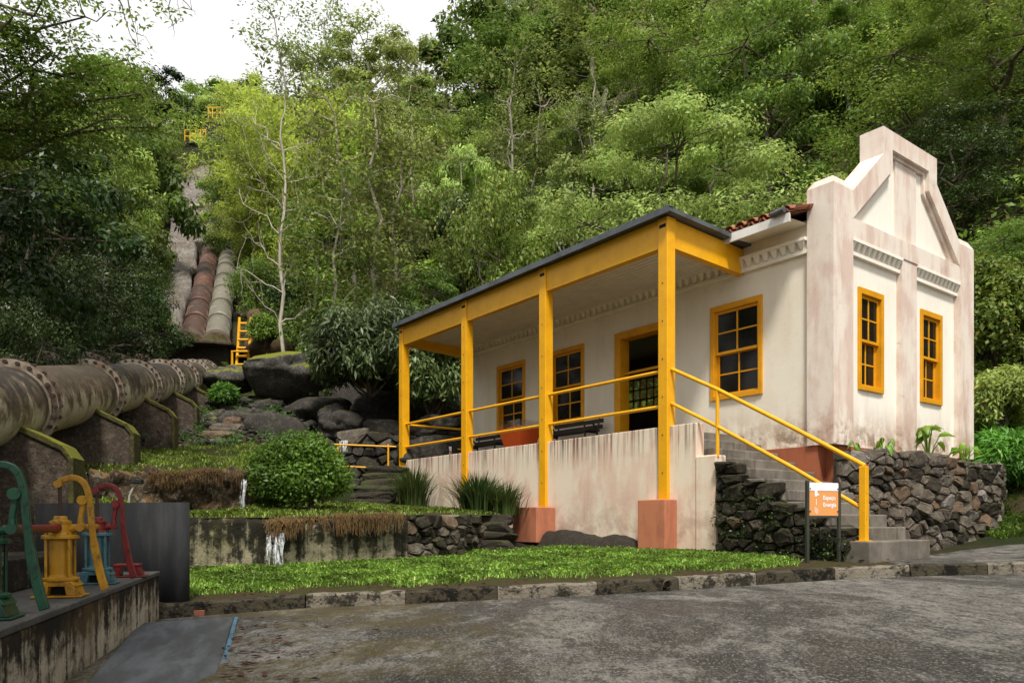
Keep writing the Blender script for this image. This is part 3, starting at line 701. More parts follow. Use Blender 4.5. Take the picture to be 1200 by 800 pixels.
for c_ in range(46):
    for r_ in range(rows):
        y = 7.66 - r_ * .385; addmesh(big, tile_me, Matrix.Translation((1.17 - c_*.222, y, rz_(y) + .035)) @ Matrix.Rotation(-tilt, 4, 'X') @ Matrix.Rotation(math.pi, 4, 'Z'))
tag(big.build('tiles', M['tile'], roof), kind='stuff')
ea = MB(); ea.box(-8.9, 1.245, 1.50, 1.54, 5.84, 5.985); ea.build('eave_board', M['white_board'], roof)
ea = MB(); ea.quad((-8.9,1.54,5.90),(1.245,1.54,5.90),(1.245,2.06,5.925),(-8.9,2.06,5.925)); ea.build('soffit', M['cream'], roof)
MB().tube([(1.2, 1.44, 6.03), (.95, 1.46, 6.02)], .05, 10).build('gutter_end', M['flashing'], roof)

# ---------------------------------------------------------------- steps with handrail
st = empty('staircase', H(1.6, .9, .5), HR, 'grey concrete stair climbing beside the terracotta base to the veranda', 'staircase')
SO = Vector((1.6, .9, .5))
def stbox(m, x0, x1, y0, y1, z0, z1): return m.box(x0-SO.x, x1-SO.x, y0-SO.y, y1-SO.y, z0-SO.z, z1-SO.z)
for i in range(10):
    z = FL - .177 * (i + 1); y1 = 2.03 if i < 6 else (1.9, 1.75, 1.62, 1.62)[i-6]; y0 = .30 if i < 3 else .12
    if i >= 8: y0 = -.02
    stbox(MB(), .335*i + .001, .335*(i+1) + .03, y0, y1, z - .20 if i < 9 else .2, z).build('step', M['concrete'], st, bevel=.018)
stbox(MB(), .02, 2.9, .5, 1.6, .2, .7).build('core', M['mortar'], st)
hr = empty('handrail', H(1.9, .1, .8), HR, 'sloping yellow tube handrail down the concrete steps to the pavement', 'handrail')
HO2 = Vector((1.9, .1, .8))
def hp(x, y, z): return (x - HO2.x, y - HO2.y, z - HO2.z)
MB().tube([hp(.002,.1,3.49), hp(.92,.1,3.03), hp(2.2,.1,2.32), hp(3.25,.1,1.72)], .031, 10).build('rail', M['yellow'], hr)
MB().tube([hp(.002,.1,2.93), hp(.92,.1,2.46), hp(2.2,.1,1.76), hp(3.2,.1,1.18)], .029, 10).build('rail', M['yellow'], hr)
MB().tube([hp(.92,.1,2.0), hp(.92,.1,3.02)], .03, 10).build('upright', M['yellow'], hr)
m_ = MB(); a = hp(3.235,.1,.752); m_.box(a[0]-.045, a[0]+.045, a[1]-.045, a[1]+.045, a[2], a[2]+.965); m_.build('upright', M['yellow'], hr, bevel=.008)
m_ = MB(); m_.box(a[0]-.075, a[0]+.075, a[1]-.075, a[1]+.075, a[2]-.004, a[2]+.008); m_.build('base_plate', M['yellow'], hr)

# rubble wall below the gable
rw_ = empty('rubble_wall', H(2.3, 4.0, .5), HR, 'rough rubble stone retaining wall below the gable, right of the steps', 'stone wall')
WO = Vector((2.3, 4.0, .5)); wp = [(1.80,1.98),(2.15,3.2),(2.38,4.5),(2.48,6.1),(2.1,7.5),(1.0,8.6)]
ztop = lambda f: (-.35, 1.62 + .06*math.sin(f*9) - .45*max(0, f-.72)/.28)
rubble(rw_, [(x - WO.x, y - WO.y) for x, y in wp], ztop, [(M['stone'],7),(M['stone_warm'],1.6),(M['stone_pale'],1.0),(M['stone_dark'],3)], .26, .085, 3)
bk = MB(); inner = [(x - WO.x - .05, y - WO.y) for x, y in wp] + [(-2.0, 4.6), (1.68 - WO.x, 3.05), (1.68 - WO.x, -1.98)]
inner = [(x - WO.x - .03, y - WO.y) for x, y in wp] + [(1.0 - 2.3 - .3, 3.3), (1.74 - 2.3, 3.25), (1.74 - 2.3, -2.02)]
bk.prism(inner, -.5, 1.52, lambda a, b, h: (a, b, h)); bk.build('backing', M['mortar'], rw_)
# dark mossy masonry under the steps
mw = empty('mossy_stone_wall', H(1.9, .0, .5), HR, 'dark mossy rubble under the open side of the steps', 'stone wall')
MOx = Vector((1.9, 0, .5))
zt = lambda f: (-.25, max(.12, (FL - .12 - .177*((.95 + f*2.2)/.335)) - .5 + .10*math.sin(f*23)))
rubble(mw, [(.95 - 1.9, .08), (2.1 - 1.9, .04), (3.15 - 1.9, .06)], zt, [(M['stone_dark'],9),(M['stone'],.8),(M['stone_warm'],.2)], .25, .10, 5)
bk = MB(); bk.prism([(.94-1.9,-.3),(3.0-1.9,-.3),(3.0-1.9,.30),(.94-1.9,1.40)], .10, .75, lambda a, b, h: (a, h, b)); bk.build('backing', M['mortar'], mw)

# info sign
a, b = P(946, 659, 9.75), P(983, 655, 9.95); sg = empty('information_sign', (a + b)/2, math.atan2(b.y-a.y, b.x-a.x), 'small orange and white information sign on two dark posts before the steps', 'sign')
wd = (b - a).xy.length
for sx_ in (-1, 1):
    m_ = MB(); m_.box(sx_*wd/2 - .02, sx_*wd/2 + .02, -.02, .02, -.12, 1.01 - .02*sx_); m_.build('sign_post', M['signpost'], sg, bevel=.004)
hw = wd/2 - .022
bd = MB().box(-hw, hw, -.012, .004, .585, 1.0).build('board', M['sign_orange'], sg)
MB().box(-hw + .001, hw - .001, -.0155, -.0125, .905, .999).build('white_band', M['sign_white'], bd)
MB().box(-hw, hw, -.016, .008, .555, .583).build('lower_rail', M['signpost'], sg)
MB().box(-hw, hw, -.008, .002, 1.001, 1.008).build('edge', M['sign_white'], bd)
for sx_ in (-1, 1):
    for z in (.64, .93): MB().box(sx_*(hw - .012) - .008, sx_*(hw - .012) + .008, -.02, -.0126, z - .008, z + .008).build('clip', M['bolt'], bd)
def text(s, size, loc, parent, mat):
    cu = bpy.data.curves.new('t', 'FONT'); cu.body = s; cu.size = size; cu.extrude = .0008; cu.offset = size * .02
    o = bpy.data.objects.new('t', cu); col.objects.link(o); bpy.context.view_layer.update()
    me = bpy.data.meshes.new_from_object(o); bpy.data.objects.remove(o); me.materials.clear(); me.materials.append(mat)
    q = link('lettering', me, parent); q.rotation_euler = (R(90), 0, 0); q.location = loc; return q
text('Espaço', .075, (-.015, -.0135, .79), bd, M['sign_white']); text('Energia', .075, (-.015, -.0135, .70), bd, M['sign_white'])
m_ = MB()   # a tap with falling drops
for poly in ([(-.155,.905),(-.11,.905),(-.11,.87),(-.085,.86),(-.08,.845),(-.115,.845),(-.12,.83),(-.15,.83)],
             [(-.13,.80),(-.122,.80),(-.12,.72),(-.13,.72)], [(-.15,.70),(-.144,.70),(-.144,.62),(-.15,.62)], [(-.125,.69),(-.119,.69),(-.119,.60),(-.125,.60)], [(-.105,.67),(-.1,.67),(-.1,.61),(-.105,.61)]):
    m_.prism(poly, -.0150, -.0126, lambda a, b, h: (a, h, b))
m_.build('tap_emblem', M['sign_white'], bd)

# ---------------------------------------------------------------- on the veranda
def bench(x0, x1, label):
    y0 = 1.48; o = empty('garden_bench', H((x0+x1)/2, y0+.2, FL), HR, label, 'bench', 'benches on the veranda'); h = (x1-x0)/2
    for j, (y, z, t_) in enumerate(((-.17,.40,0),(-.05,.40,0),(.07,.40,0))): MB().box(-h, h, y-.05, y+.05, z, z+.03).build('seat_slat', M['iron'], o, bevel=.004)
    for z, y in ((.47,.19),(.60,.22)): MB().box(-h, h, y-.014, y+.014, z, z+.085).build('back_slat', M['iron'], o, bevel=.004)
    for s in (-1, 1):
        x = s*(h - .14); m = MB()
        m.tube([(x,-.2,0),(x,-.17,.2),(x,-.2,.38),(x,-.2,.52),(x,-.1,.6),(x,.04,.58),(x,.17,.44)], .022, 6); m.tube([(x,.2,0),(x,.15,.2),(x,.17,.4),(x,.24,.7)], .022, 6); m.tube([(x,-.18,.385),(x,.17,.385)], .02, 6)
        m.build('leg_frame', M['iron'], o)
bench(-5.05, -3.45, 'dark slatted bench against the wall beside the doorway'); bench(-8.25, -6.70, 'dark slatted bench beyond the orange display table')
dt = empty('display_table', H(-5.2, 1.0, FL), HR, 'orange tapered display table topped with a glass case', 'table')
m_ = MB(); a, b = .24, .40; m_.v = [(-a,-a*.8,0),(a,-a*.8,0),(a,a*.8,0),(-a,a*.8,0),(-b,-b*.8,.56),(b,-b*.8,.56),(b,b*.8,.56),(-b,b*.8,.56)]
m_.f = [(3,2,1,0),(4,5,6,7),(0,1,5,4),(1,2,6,5),(2,3,7,6),(3,0,4,7)]; m_.build('stand', M['orange'], dt, bevel=.006)
MB().box(-b+.01, b-.01, -b*.8+.01, b*.8-.01, .562, .72).build('glass_case', M['clear'], dt)
MB().box(-.25,.25,-.18,.18,.563,.60).build('model_base', M['interior'], dt)

# ---------------------------------------------------------------- pipeline on piers
AX = lambda y: Vector((-6.7 - .2626*(y - 10), y, 2.52 + .212*(y - 10)))
pdir = (AX(20) - AX(10)).normalized(); pside = pdir.cross(Vector((0,0,1))).normalized()
def pipeline(off, y0, y1, flanges, label, rustseg=()):
    base = AX(y0) + off; o = empty('pipeline', base, 0, label, 'pipeline', 'pipelines on the concrete piers')
    ys_ = [y0] + [f for f in flanges if y0 < f < y1] + [y1]
    for i in range(len(ys_) - 1):
        a, b = AX(ys_[i]) + off - base, AX(ys_[i+1]) + off - base; n = 6
        m = MB().tube([a.lerp(b, j/n) for j in range(n+1)], .5, 36).build('pipe_section', M['pipe'], o, smooth=False)
        m.data.polygons.foreach_set('use_smooth', [len(p.vertices) == 4 for p in m.data.polygons])
    for f in flanges:
        c = AX(f) + off - base; m = MB()
        m.tube([c - pdir*.075, c - pdir*.008], .605, 36); m.tube([c + pdir*.008, c + pdir*.075], .605, 36); m.tube([c - pdir*.13, c + pdir*.13], .53, 36)
        fo = m.build('flange', M['flange'], o, bevel=.008); bo = MB()
        u_ = pside; v_ = pdir.cross(u_)
        for k in range(24):
            a = 2*math.pi*k/24; q = c + (u_*math.cos(a) + v_*math.sin(a))*.565
            bo.tube([q - pdir*.12, q + pdir*.12], .028, 6)
            q2 = c + (u_*math.cos(a) + v_*math.sin(a))*.606
            bo.tube([q2 - pdir*.028, q2 + pdir*.028], .03, 6)
        bo.build('bolts', M['bolt'], fo)
    return o
FLG = [6.9, 10.35, 14.0, 17.6, 20.7, 23.5, 26.4, 28.9]
pipeline(Vector((0,0,0)), 4.5, 29.3, FLG, 'large weathered flanged pipeline on piers, the one beside the rocks')
pipeline(pside * -1.45 + Vector((0,0,.10)), 4.5, 29.0, [f - 1.3 for f in FLG], 'weathered flanged pipeline behind the other, against the dark trees')
for i, (y, gz) in enumerate(((6.3,.2),(9.6,.7),(12.9,.9),(16.7,2.0),(20.0,2.9),(23.6,4.0))):
    c = AX(y); zb = gz - .6 - c.z; gr = 'concrete piers under the pipeline'
    o = empty('concrete_pier', (c.x, c.y, gz), math.atan2(pside.y, pside.x), ['mossy concrete pier beside the green pump, under the pipeline','mossy concrete pier under the pipeline behind the yellow pump','mossy concrete pier under the pipeline, fourth from the boulders','third mossy pier from the boulders, under the pipeline','second mossy pier from the boulders, under the pipeline','last mossy pier under the pipeline, beside the boulders'][i], 'pier', gr)
    dz = c.z - gz; m = MB()
    prof = [(-2.4, gz - .5 - c.z), (1.0, gz - .5 - c.z), (.98, -.66), (.90, -.54), (.40, -.30), (0,-.42), (-.5,-.30), (-.95,-.30), (-1.45,-.32), (-2.1,-.2), (-2.4,-.5)]
    m.prism([(a, b + dz) for a, b in prof], -.24, .24, lambda a, b, h: (a, h, b)); m.build('pier_body', M['pier'], o, bevel=.03)
    m = MB(); m.prism([(.38,-.30+dz),(.89,-.545+dz),(.97,-.66+dz),(.985,-1.5+dz),(1.05,-1.5+dz),(1.04,-.63+dz),(.93,-.47+dz),(.42,-.22+dz)], -.27, .27, lambda a, b, h: (a, h, b)); m.build('coping', M['moss_edge'], o, bevel=.02)
# anchor block and the pair of penstocks up the slope
ab = empty('anchor_block', P(226, 428, 33), 0, 'dark stone anchor block with slab top at the foot of the steep pipes', 'anchor block')
q = P(226, 428, 33); m = MB()
def rel(m, u0, u1, v0, v1, d0, d1, o):
    a, b = P(u0, v1, d0), P(u1, v0, d0); m.box(a.x - o.x, b.x - o.x, d0 - o.y, d1 - o.y, a.z - o.z, b.z - o.z)
rel(m, 180, 268, 404.5, 470, 32.2, 35, q); m.build('block', M['stone_dark'], ab, bevel=.05)
m = MB(); pts = []
for k in range(9):
    f = k/8; pts.append((P(173 + 98*f, 400, 31.9).x - q.x, 31.9 - .5*math.sin(math.pi*f) - q.y))
pts += [(P(271,400,32).x - q.x, 35.2 - q.y), (P(173,400,32).x - q.x, 35.2 - q.y)]
zt_ = P(226,401.5,32).z - q.z; m.prism(pts, zt_ - .12, zt_ + .02, lambda a, b, h: (a, b, h)); m.build('slab', M['pier'], ab, bevel=.03)
def penstock(u0, u1, mat, label, r=.52):
    a, b = P(u0, 402, 33.2), P(u1, 296, 51); o = empty('penstock', a, 0, label, 'penstock pipe'); n = 7
    d = (b - a); L = d.length; d.normalize()
    for i in range(n):
        p, q_ = d*L*i/n, d*L*(i+1)/n
        m = MB().tube([p.lerp(q_, j/4) for j in range(5)], r*(1 if i % 2 else .985), 28).build('pipe_section', mat, o)
        m.data.polygons.foreach_set('use_smooth', [len(x.vertices) == 4 for x in m.data.polygons])
        m = MB().tube([q_ - d*.07, q_ + d*.07], r + .05, 28).build('collar', mat, o)
    MB().tube([d*-.35, d*.1], r + .07, 28).build('collar', M['flange'], o)
    MB().tube([d*L + Vector((0,0,.4)), d*L + Vector((0,0,.9))], .09, 8).build('vent_pipe', M['flange'], o)
    return o
penstock(225, 247, M['pipe_rust'], 'rust streaked penstock pipe climbing the slope, left of the grey one')
penstock(254, 268, M['pipe_grey'], 'pale grey penstock pipe climbing the slope beside the rusty one')
for i, (u, v, d, wx, hz) in enumerate(((243, 363, 39.3, 3.4, 1.6), (252, 330, 44.6, 3.4, 1.7), (258, 300, 51.2, 4.4, 1.6))):
    c = P(u, v, d); m = MB(); m.box(-wx/2, wx/2, -.4, .4, -hz - 1.2, -.25); o = m.build('saddle_block', M['stone_dark'], None, bevel=.05); o.location = c
    tag(o, 'dark concrete saddle block under the two steep pipes', 'saddle block', 'saddle blocks under the penstocks')
m = MB(); m.box(-2.6, 2.6, .4, 1.6, -2.5, .9); o = m.build('head_wall', M['stone_dark'], None, bevel=.08); o.location = P(258, 296, 51.5); tag(o, 'dark masonry wall where the steep pipes enter the hillside', 'wall')
# pale slabs of exposed rock beside the penstocks
def rockface(name, cs, mat, label, thick=.8):
    n = 14; V = []; A, B, C, D = [P(*c) for c in cs]
    for j in range(n+1):
        for i in range(n+1):
            p = A.lerp(B, i/n).lerp(D.lerp(C, i/n), j/n); k = noise.fractal(p*.55, .8, 2.1, 4)*.9 + abs(noise.noise(p*.3))*.5
            V.append(p + Vector((.1, -.7, .6))*k*.7)
    ii = np.arange(len(V)).reshape(n+1, n+1); F = np.stack([ii[:-1,:-1], ii[:-1,1:], ii[1:,1:], ii[1:,:-1]], -1).reshape(-1,4)
    c = sum(V, Vector())/len(V); me = npmesh(name, np.array(V) - np.array(c), F, mat); o = link(name, me); o.location = c
    md = o.modifiers.new('s', 'SOLIDIFY'); md.thickness = thick; md.offset = 0
    return tag(o, kind='structure')
M['pale_rock'] = rocky('pale_rock', (.10, .075, .055), (.22, .20, .18), (.36, .35, .33), .55, (.08, .05, .025), .7, .15, .7, .6, .9)
rockface('rock_slope', ((185,400,36),(212,398,35.5),(232,296,51),(196,296,52)), M['pale_rock'], 'pale bare rock slope left of the rusty penstock')
rockface('rock_slope', ((200,296,52.5),(285,296,52.5),(262,205,70),(205,205,70)), M['pale_rock'], 'pale bare rock slope above the top of the penstocks')
rockface('earth_bank', ((292,425,32.2),(350,412,29),(338,385,33),(296,372,36)), M['soil'], 'brown earth bank behind the mossy boulder')
# high wall with railings
q = P(230, 200, 80); o = empty('high_wall', q, 0, 'dark masonry wall high on the slope among the trees', 'wall')
m = MB(); rel(m, 196, 262, 168, 225, 80, 83, q); m.build('wall', M['stone_dark'], o, bevel=.05); m = MB(); rel(m, 196, 264, 165, 167.9, 79.8, 83, q); m.build('coping', M['stone_dark'], o)
m = MB(); rel(m, 240, 262, 140, 167, 82, 86, q); m.build('tower', M['stone_dark'], o)
def small_rail(u, v, d, w_, h_, label):
    q = P(u, v, d); o = empty('yellow_railing', q, 0, label, 'railing'); n = 4
    for i in range(n+1): m = MB(); x = -w_/2 + w_*i/n; m.box(x-.035, x+.035, -.035, .035, -.1, h_); m.build('upright', M['yellow'], o)
    for z in (h_*.5, h_): m = MB(); m.box(-w_/2, w_/2, -.03, .03, z-.035, z+.035); m.build('rail', M['yellow'], o)
small_rail(229, 167, 80.3, 2.2, 1.3, 'yellow railing on the high wall among the trees, lower of two'); small_rail(254, 138, 82.2, 1.8, 1.1, 'yellow railing on the high wall among the trees, upper of two')
q = P(283, 424, 31.5); o = empty('yellow_ladder', q, 0, 'yellow steel ladder stair beside the anchor block', 'ladder')
for x in (-.24, .24):
    MB().tube([(x, 0, -.5), (x, .25, .6), (x, .45, 1.95)], .06, 8).build('stringer', M['yellow'], o)
for i in range(6): MB().tube([(-.24, .03 + i*.08, -.1 + i*.36), (.24, .03 + i*.08, -.1 + i*.36)], .05, 6).build('rung', M['yellow'], o)
MB().tube([(-.36, -.06, -.5), (-.36, -.06, .42), (.34, -.06, .42)], .055, 6).build('side_rail', M['yellow'], o)
# fallen log
m = MB().tube([P(205,250,60), P(225,243,60), P(252,240,60)], [.18,.22,.16], 8).build('fallen_log', M['bark_pale']); tag(m, 'pale fallen log lying across the rock slope', 'log')

# ---------------------------------------------------------------- boulders and rockery
M['boulder_moss'] = rocky('moss_capped_rock', (.035, .032, .028), (.095, .088, .075), (.22, .21, .17), .5, (.15, .16, .010), .95, .40, .6, .8, .9)
boulder('boulder', P(330, 440, 25), (1.35, 1.3, 1.05), 11, M['boulder_moss'], 'biggest boulder, grey with a bright moss cap', blocky=.3, rz=.5)
boulder('boulder', P(272, 446, 25.5), (.72, .7, .52), 12, M['boulder'], 'mossy boulder between the pipe end and the biggest boulder')
boulder('boulder', P(318, 510, 20.5), (1.05, .9, .62), 13, M['boulder_bare'], 'dark sloping boulder behind the round bush, beside the path steps')
boulder('boulder', P(277, 493, 21.5), (.40, .4, .3), 14, M['boulder_bare'], 'grey rounded boulder at the top of the path steps')
boulder('boulder', P(388, 488, 22.5), (.42, .4, .33), 15, M['boulder'], 'small lichen covered boulder below the overhanging shrub')
boulder('boulder', P(268, 475, 23.5), (.62, .5, .32), 16, M['boulder_bare'], 'flat grey boulder below the mossy one')
rng = random.Random(4)
for i in range(80):
    u = rng.uniform(246, 420); d = rng.uniform(20.0, 25); v = 611 - (G((u-600)/FPX*d, d) - 1 + .06)/d*FPX
    s_ = rng.uniform(.10, .27)
    boulder('rock', P(u, v, d), (s_*1.3, s_, s_*.8), 300 + i % 23, M['boulder_bare'] if i % 4 else M['boulder'], 'small loose rock in the rockery below the boulders', 'loose rocks', rng.uniform(0,6), sub=2, cat='rock', amp=.6, blocky=.6)
# rock wall behind the yellow railing, cave rocks above
sw = empty('stream_wall', P(480, 548, 20.4), 0, 'wet dark stone wall behind the yellow railing left of the veranda', 'stone wall'); q = P(480,548,20.4)
a, b, c = P(395,548,20.6), P(480,548,20.4), P(580,548,21.2)
rubble(sw, [(p.x - q.x, p.y - q.y) for p in (a, b, c)], lambda f: (-.5, .95 + .1*math.sin(f*11)), [(M['boulder_bare'],6),(M['stone'],3),(M['stone_dark'],2)], .5, .22, 8)
m = MB(); m.box(a.x - q.x, c.x - q.x, .45, 1.6, -1.2, .8); m.build('backing', M['mortar'], sw)
for i, (u, v, d, sx_, sz_) in enumerate(((505,535,20.0,1.0,.5),(425,520,21.2,.6,.4),(400,500,22.5,.9,.5),(455,505,22.8,1.0,.4),(520,505,22.5,1.0,.5),(372,480,24.5,1.0,.6))):
    boulder('boulder', P(u, v, d), (sx_, .7, sz_), 40 + i, M['boulder_bare'], ['sloping dark rock slab behind the small white sign','dark rock at the small upper waterfall','dark rock under the overhanging shrub, left of the cascade','dark rock under the middle of the overhanging shrub','dark rock below the shrub beside the veranda end','dark rock tucked beneath the biggest boulder'][i])
boulder('overhanging_rock', P(472, 440, 24.4), (2.2, 1.6, .42), 57, M['boulder_bare'], 'broad rock overhang roofing the dark hollow beneath the drooping shrubs', cat='boulder')
boulder('overhanging_rock', P(470, 478, 26.6), (2.6, .8, 1.3), 58, M['boulder_bare'], 'rock face at the back of the dark hollow', cat='boulder')
# stone steps up from the terrace, path steps further left
ss = empty('stone_steps', P(433, 592, 17.6), 0, 'mossy stone steps rising to the yellow railing', 'steps'); q = P(433,592,17.6)
for i in range(6):
    me = rock_mesh('step', 60 + i, 3, .1, .92, M['stone_dark']); s_ = link('step', me, ss); s_.scale = (.62, .32, .15); s_.location = (.0 + .03*i, .32*i, .02 + .175*i)
ps = empty('path_steps', P(240, 528, 18.2), 0, 'worn earth and stone path steps beneath the pipeline', 'steps'); q = P(240,528,18.2)
for i in range(5):
    me = rock_mesh('step', 70 + i, 3, .1, .92, M['stone'] if i % 2 else M['stone_warm']); s_ = link('step', me, ps); s_.scale = (.62 - .05*i, .40, .20); s_.location = (.02*i, .48*i, -.05 + .23*i)
# yellow railing and little sign
q = P(455, 552, 19.6); o = empty('stream_railing', q, 0, 'low yellow tube railing in front of the wet stone wall', 'railing')
for v in (520.5, 546): 
    a, b = P(392, v, 19.7), P(549, v + 6, 19.75); MB().tube([a - q, b - q], .022, 8).build('rail', M['yellow'], o)
for u in (396, 455, 520): a = P(u, 554 + (u > 500)*2, 19.72); b = P(u, 520 + (u > 500)*4.5, 19.72); MB().tube([a - q, b - q], .024, 8).build('upright', M['yellow'], o)
q = P(521.5, 534, 19.65); o = empty('notice_sign', q, 0, 'tiny white and pink notice hung on the low yellow railing', 'sign')
MB().box(-.17, .17, -.012, .0, .0, .135).build('pink_panel', M['sign_pink'], o); MB().box(-.17, .17, -.012, .0, .136, .24).build('white_panel', M['sign_white'], o)

# ---------------------------------------------------------------- retaining walls with spouts
def retaining(name, pts, ztops, zbots, thick, mat, label, bumpy=.03, sub=8, seed=0, cat='retaining wall'):
    c = pts[len(pts)//2].copy(); c.z = 0; F_, B_ = [], []; res = []
    for i in range(len(pts)-1):
        for j in range(sub if i < len(pts)-2 else sub+1):
            f = j/sub; res.append((pts[i].lerp(pts[i+1], f), ztops[i]*(1-f)+ztops[i+1]*f, zbots[i]*(1-f)+zbots[i+1]*f))
    m = MB(); nz = 14; n = len(res); V = []
    for jz in range(nz+1):
        for p, zt2, zb2 in res:
            z = zb2 + (zt2-zb2)*jz/nz; k_ = (noise.fractal(Vector((p.x*2.2+seed, p.y*2.2, z*2.8)), .6, 2.1, 5)*.8 + abs(noise.noise(Vector((p.x*4.5+seed, p.y*4, z*5.5))))*.9)*bumpy
            V.append(Vector((p.x, p.y - k_ - .02*(jz < nz), z + (k_*.6 if jz == nz else 0))) - c)
    for p, zt2, zb2 in res: V.append(Vector((p.x, p.y + thick, zt2 + .015)) - c)
    ii = np.arange(len(V)).reshape(nz+2, n); F = np.stack([ii[:-1,:-1], ii[:-1,1:], ii[1:,1:], ii[1:,:-1]], -1).reshape(-1,4)
    me = npmesh(name, np.array(V), F, mat); o = link(name, me); o.location = c; return tag(o, label, cat)
r1 = [P(40,640,9.2), P(225,640,9.75), P(318,640,10.2)]; 
retaining('retaining_wall', r1, [1.04,1.05,1.02], [.2,.2,.2], .4, M['stainwall'], 'streaked retaining wall behind the dark screen, left of the small waterfall', .05, 22, 1)
r2 = [P(318,640,10.2), P(330,640,10.25), P(400,640,10.6), P(478,640,10.95)]
retaining('retaining_wall', r2, [.86,.88,1.08,1.10], [.2]*4, .4, M['stainwall'], 'streaked retaining wall right of the small waterfall, fringed with brown roots', .06, 22, 2)
rs = empty('rubble_wall', P(520,640,11.8), 0, 'mossy dark rubble wall between the streaked wall and low steps', 'stone wall'); q = P(520,640,11.8)
pth = [P(476,640,10.98), P(530,640,11.7), P(562,640,12.9)]
rubble(rs, [(p.x-q.x, p.y-q.y) for p in pth], lambda f: (.3 - q.z, 1.10 - q.z), [(M['stone_dark'],5),(M['stone'],2),(M['stone_warm'],.4)], .25, .10, 9)
m = MB(); m.prism([(pth[0].x-q.x, pth[0].y-q.y+.08),(pth[1].x-q.x, pth[1].y-q.y+.08),(pth[2].x-q.x, pth[2].y-q.y+.1),(pth[2].x-q.x-.6, pth[2].y-q.y+.8),(pth[0].x-q.x, pth[0].y-q.y+.9)], .2-q.z, 1.04-q.z, lambda a,b,h:(a,b,h)); m.build('backing', M['mortar'], rs)
ls = empty('low_stone_steps', P(575, 640, 13.0), 0, 'low dark stone steps beside the footing of the veranda post', 'steps')
q = P(575,640,13.0)
for i in range(4):
    me = rock_mesh('step', 80 + i, 3, .1, .92, M['stone_dark']); s_ = link('step', me, ls); s_.scale = (.62 - .03*i, .30, .13); s_.location = (-.02 - .02*i, .30*i, .0 + .155*i)
# dark earth footing under the veranda wall
V = []; n = 40; rws = 7
for j in range(rws):
    for i in range(n):
        f = i/(n-1); x = -4.0 + 3.55*f; h = (.90 - .20*f + .03*math.sin(f*17)) * (1 if f < .95 else 1 - (f-.95)*4)
        yy = -.40 + .48*j/(rws-1); z = .35 + (h - .35)*math.sin(min(1, j/(rws-2))*math.pi/2) if j else .3
        p = H(x, yy - .15*(1-f), z); p += Vector((0,0,1))*noise.fractal(p*3.2, .8, 2, 4)*.05; V.append(p)
ii = np.arange(len(V)).reshape(rws, n); F = np.stack([ii[:-1,:-1], ii[:-1,1:], ii[1:,1:], ii[1:,:-1]], -1).reshape(-1,4)
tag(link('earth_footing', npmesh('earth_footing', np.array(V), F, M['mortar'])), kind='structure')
# second tier of rock left of the bush
r3 = [P(60,600,11.5), P(180,600,11.8), P(245,600,12.2), P(284,600,12.6), P(300,600,13.4)]
retaining('stepped_rock_wall', r3, [1.62,1.76,1.84,1.80,1.7], [.7]*5, .5, M['ledge'], 'rough earthy rock ledge left of the round bush', .24, 18, 5, 'rock wall')
def waterfall(u0, u1, v0, v1, d, label, bend=.12):
    q = P((u0+u1)/2, v1, d); m = MB(); n = 8; ni = 7; V = []
    for j in range(n+1):
        f = j/n
        for i in range(ni+1):
            u = u0 + (u1-u0)*i/ni + math.sin(i*2.1+j*.7)*.5*f; p = P(u, v0 + (v1-v0)*f**1.3, d); p.y -= bend*math.sqrt(f) + .02*math.sin(i*3+j); V.append(p - q)
    ii = np.arange(len(V)).reshape(n+1, ni+1); F = np.stack([ii[:-1,:-1], ii[:-1,1:], ii[1:,1:], ii[1:,:-1]], -1).reshape(-1,4)
    o = link('waterfall', npmesh('waterfall', np.array(V), F, M['water'])); o.location = q; md = o.modifiers.new('s','SOLIDIFY'); md.thickness = .015; return tag(o, label, 'waterfall')
waterfall(314, 335, 624, 662, 10.12, 'small white waterfall spilling over the streaked retaining wall'); waterfall(284, 290, 562, 600, 12.35, 'thin waterfall dropping beside the rock ledge and round bush'); waterfall(398, 408, 516, 530, 20.2, 'tiny waterfall above the low yellow railing')
boulder('boulder', H(2.9, 5.8, .42), (.55, .35, .13), 91, M['stone_pale'], 'flat pale boulder at the foot of the rubble wall beside the pavement', rz=HR+1.3)

# ---------------------------------------------------------------- pump platform in the foreground
ed = Vector((-.274, .962, 0)).normalized(); en = Vector((ed.y, -ed.x, 0))   # along the edge (away), to the right
E0 = Vector((-3.35, 7.25, 0)); arz = math.atan2(ed.y, ed.x) - math.pi/2
pf = empty('platform', (E0.x, E0.y, .05), arz, 'stained concrete platform edge under the three hand pumps', 'platform')
m = MB(); m.box(-1.5, 0, -7.5, 0, -.2, .44); m.build('body', M['platform'], pf, bevel=.012); m = MB(); m.box(-1.5, .008, -7.5, .008, .442, .482); m.build('top_slab', M['platform_top'], pf, bevel=.008)
m = MB(); m.box(-1.5, -.55, -3.2, -.6, .484, .70); m.build('rear_step', M['platform'], pf, bevel=.01)
# walkway slab
a = Vector((-2.50, 7.0, 0)); b_dir = Vector((-.327, 1, 0)).normalized()
wk = empty('walkway_slab', (a.x, a.y, .05), math.atan2(b_dir.y, b_dir.x) - math.pi/2, 'flat blue-grey slab walkway with worn blue edge beside the platform', 'slab')
m = MB(); m.prism([(-.045,-6.5),(-.045,0),(-.80,-.22),(-.55,-6.5)], -.1, .085, lambda a,b,h:(a,b,h)); m.build('slab', M['slab'], wk, bevel=.01); m = MB(); m.box(-.044, -.008, -6.5, 0, -.1, .082); m.build('edge_strip', M['slab_edge'], wk, bevel=.008)
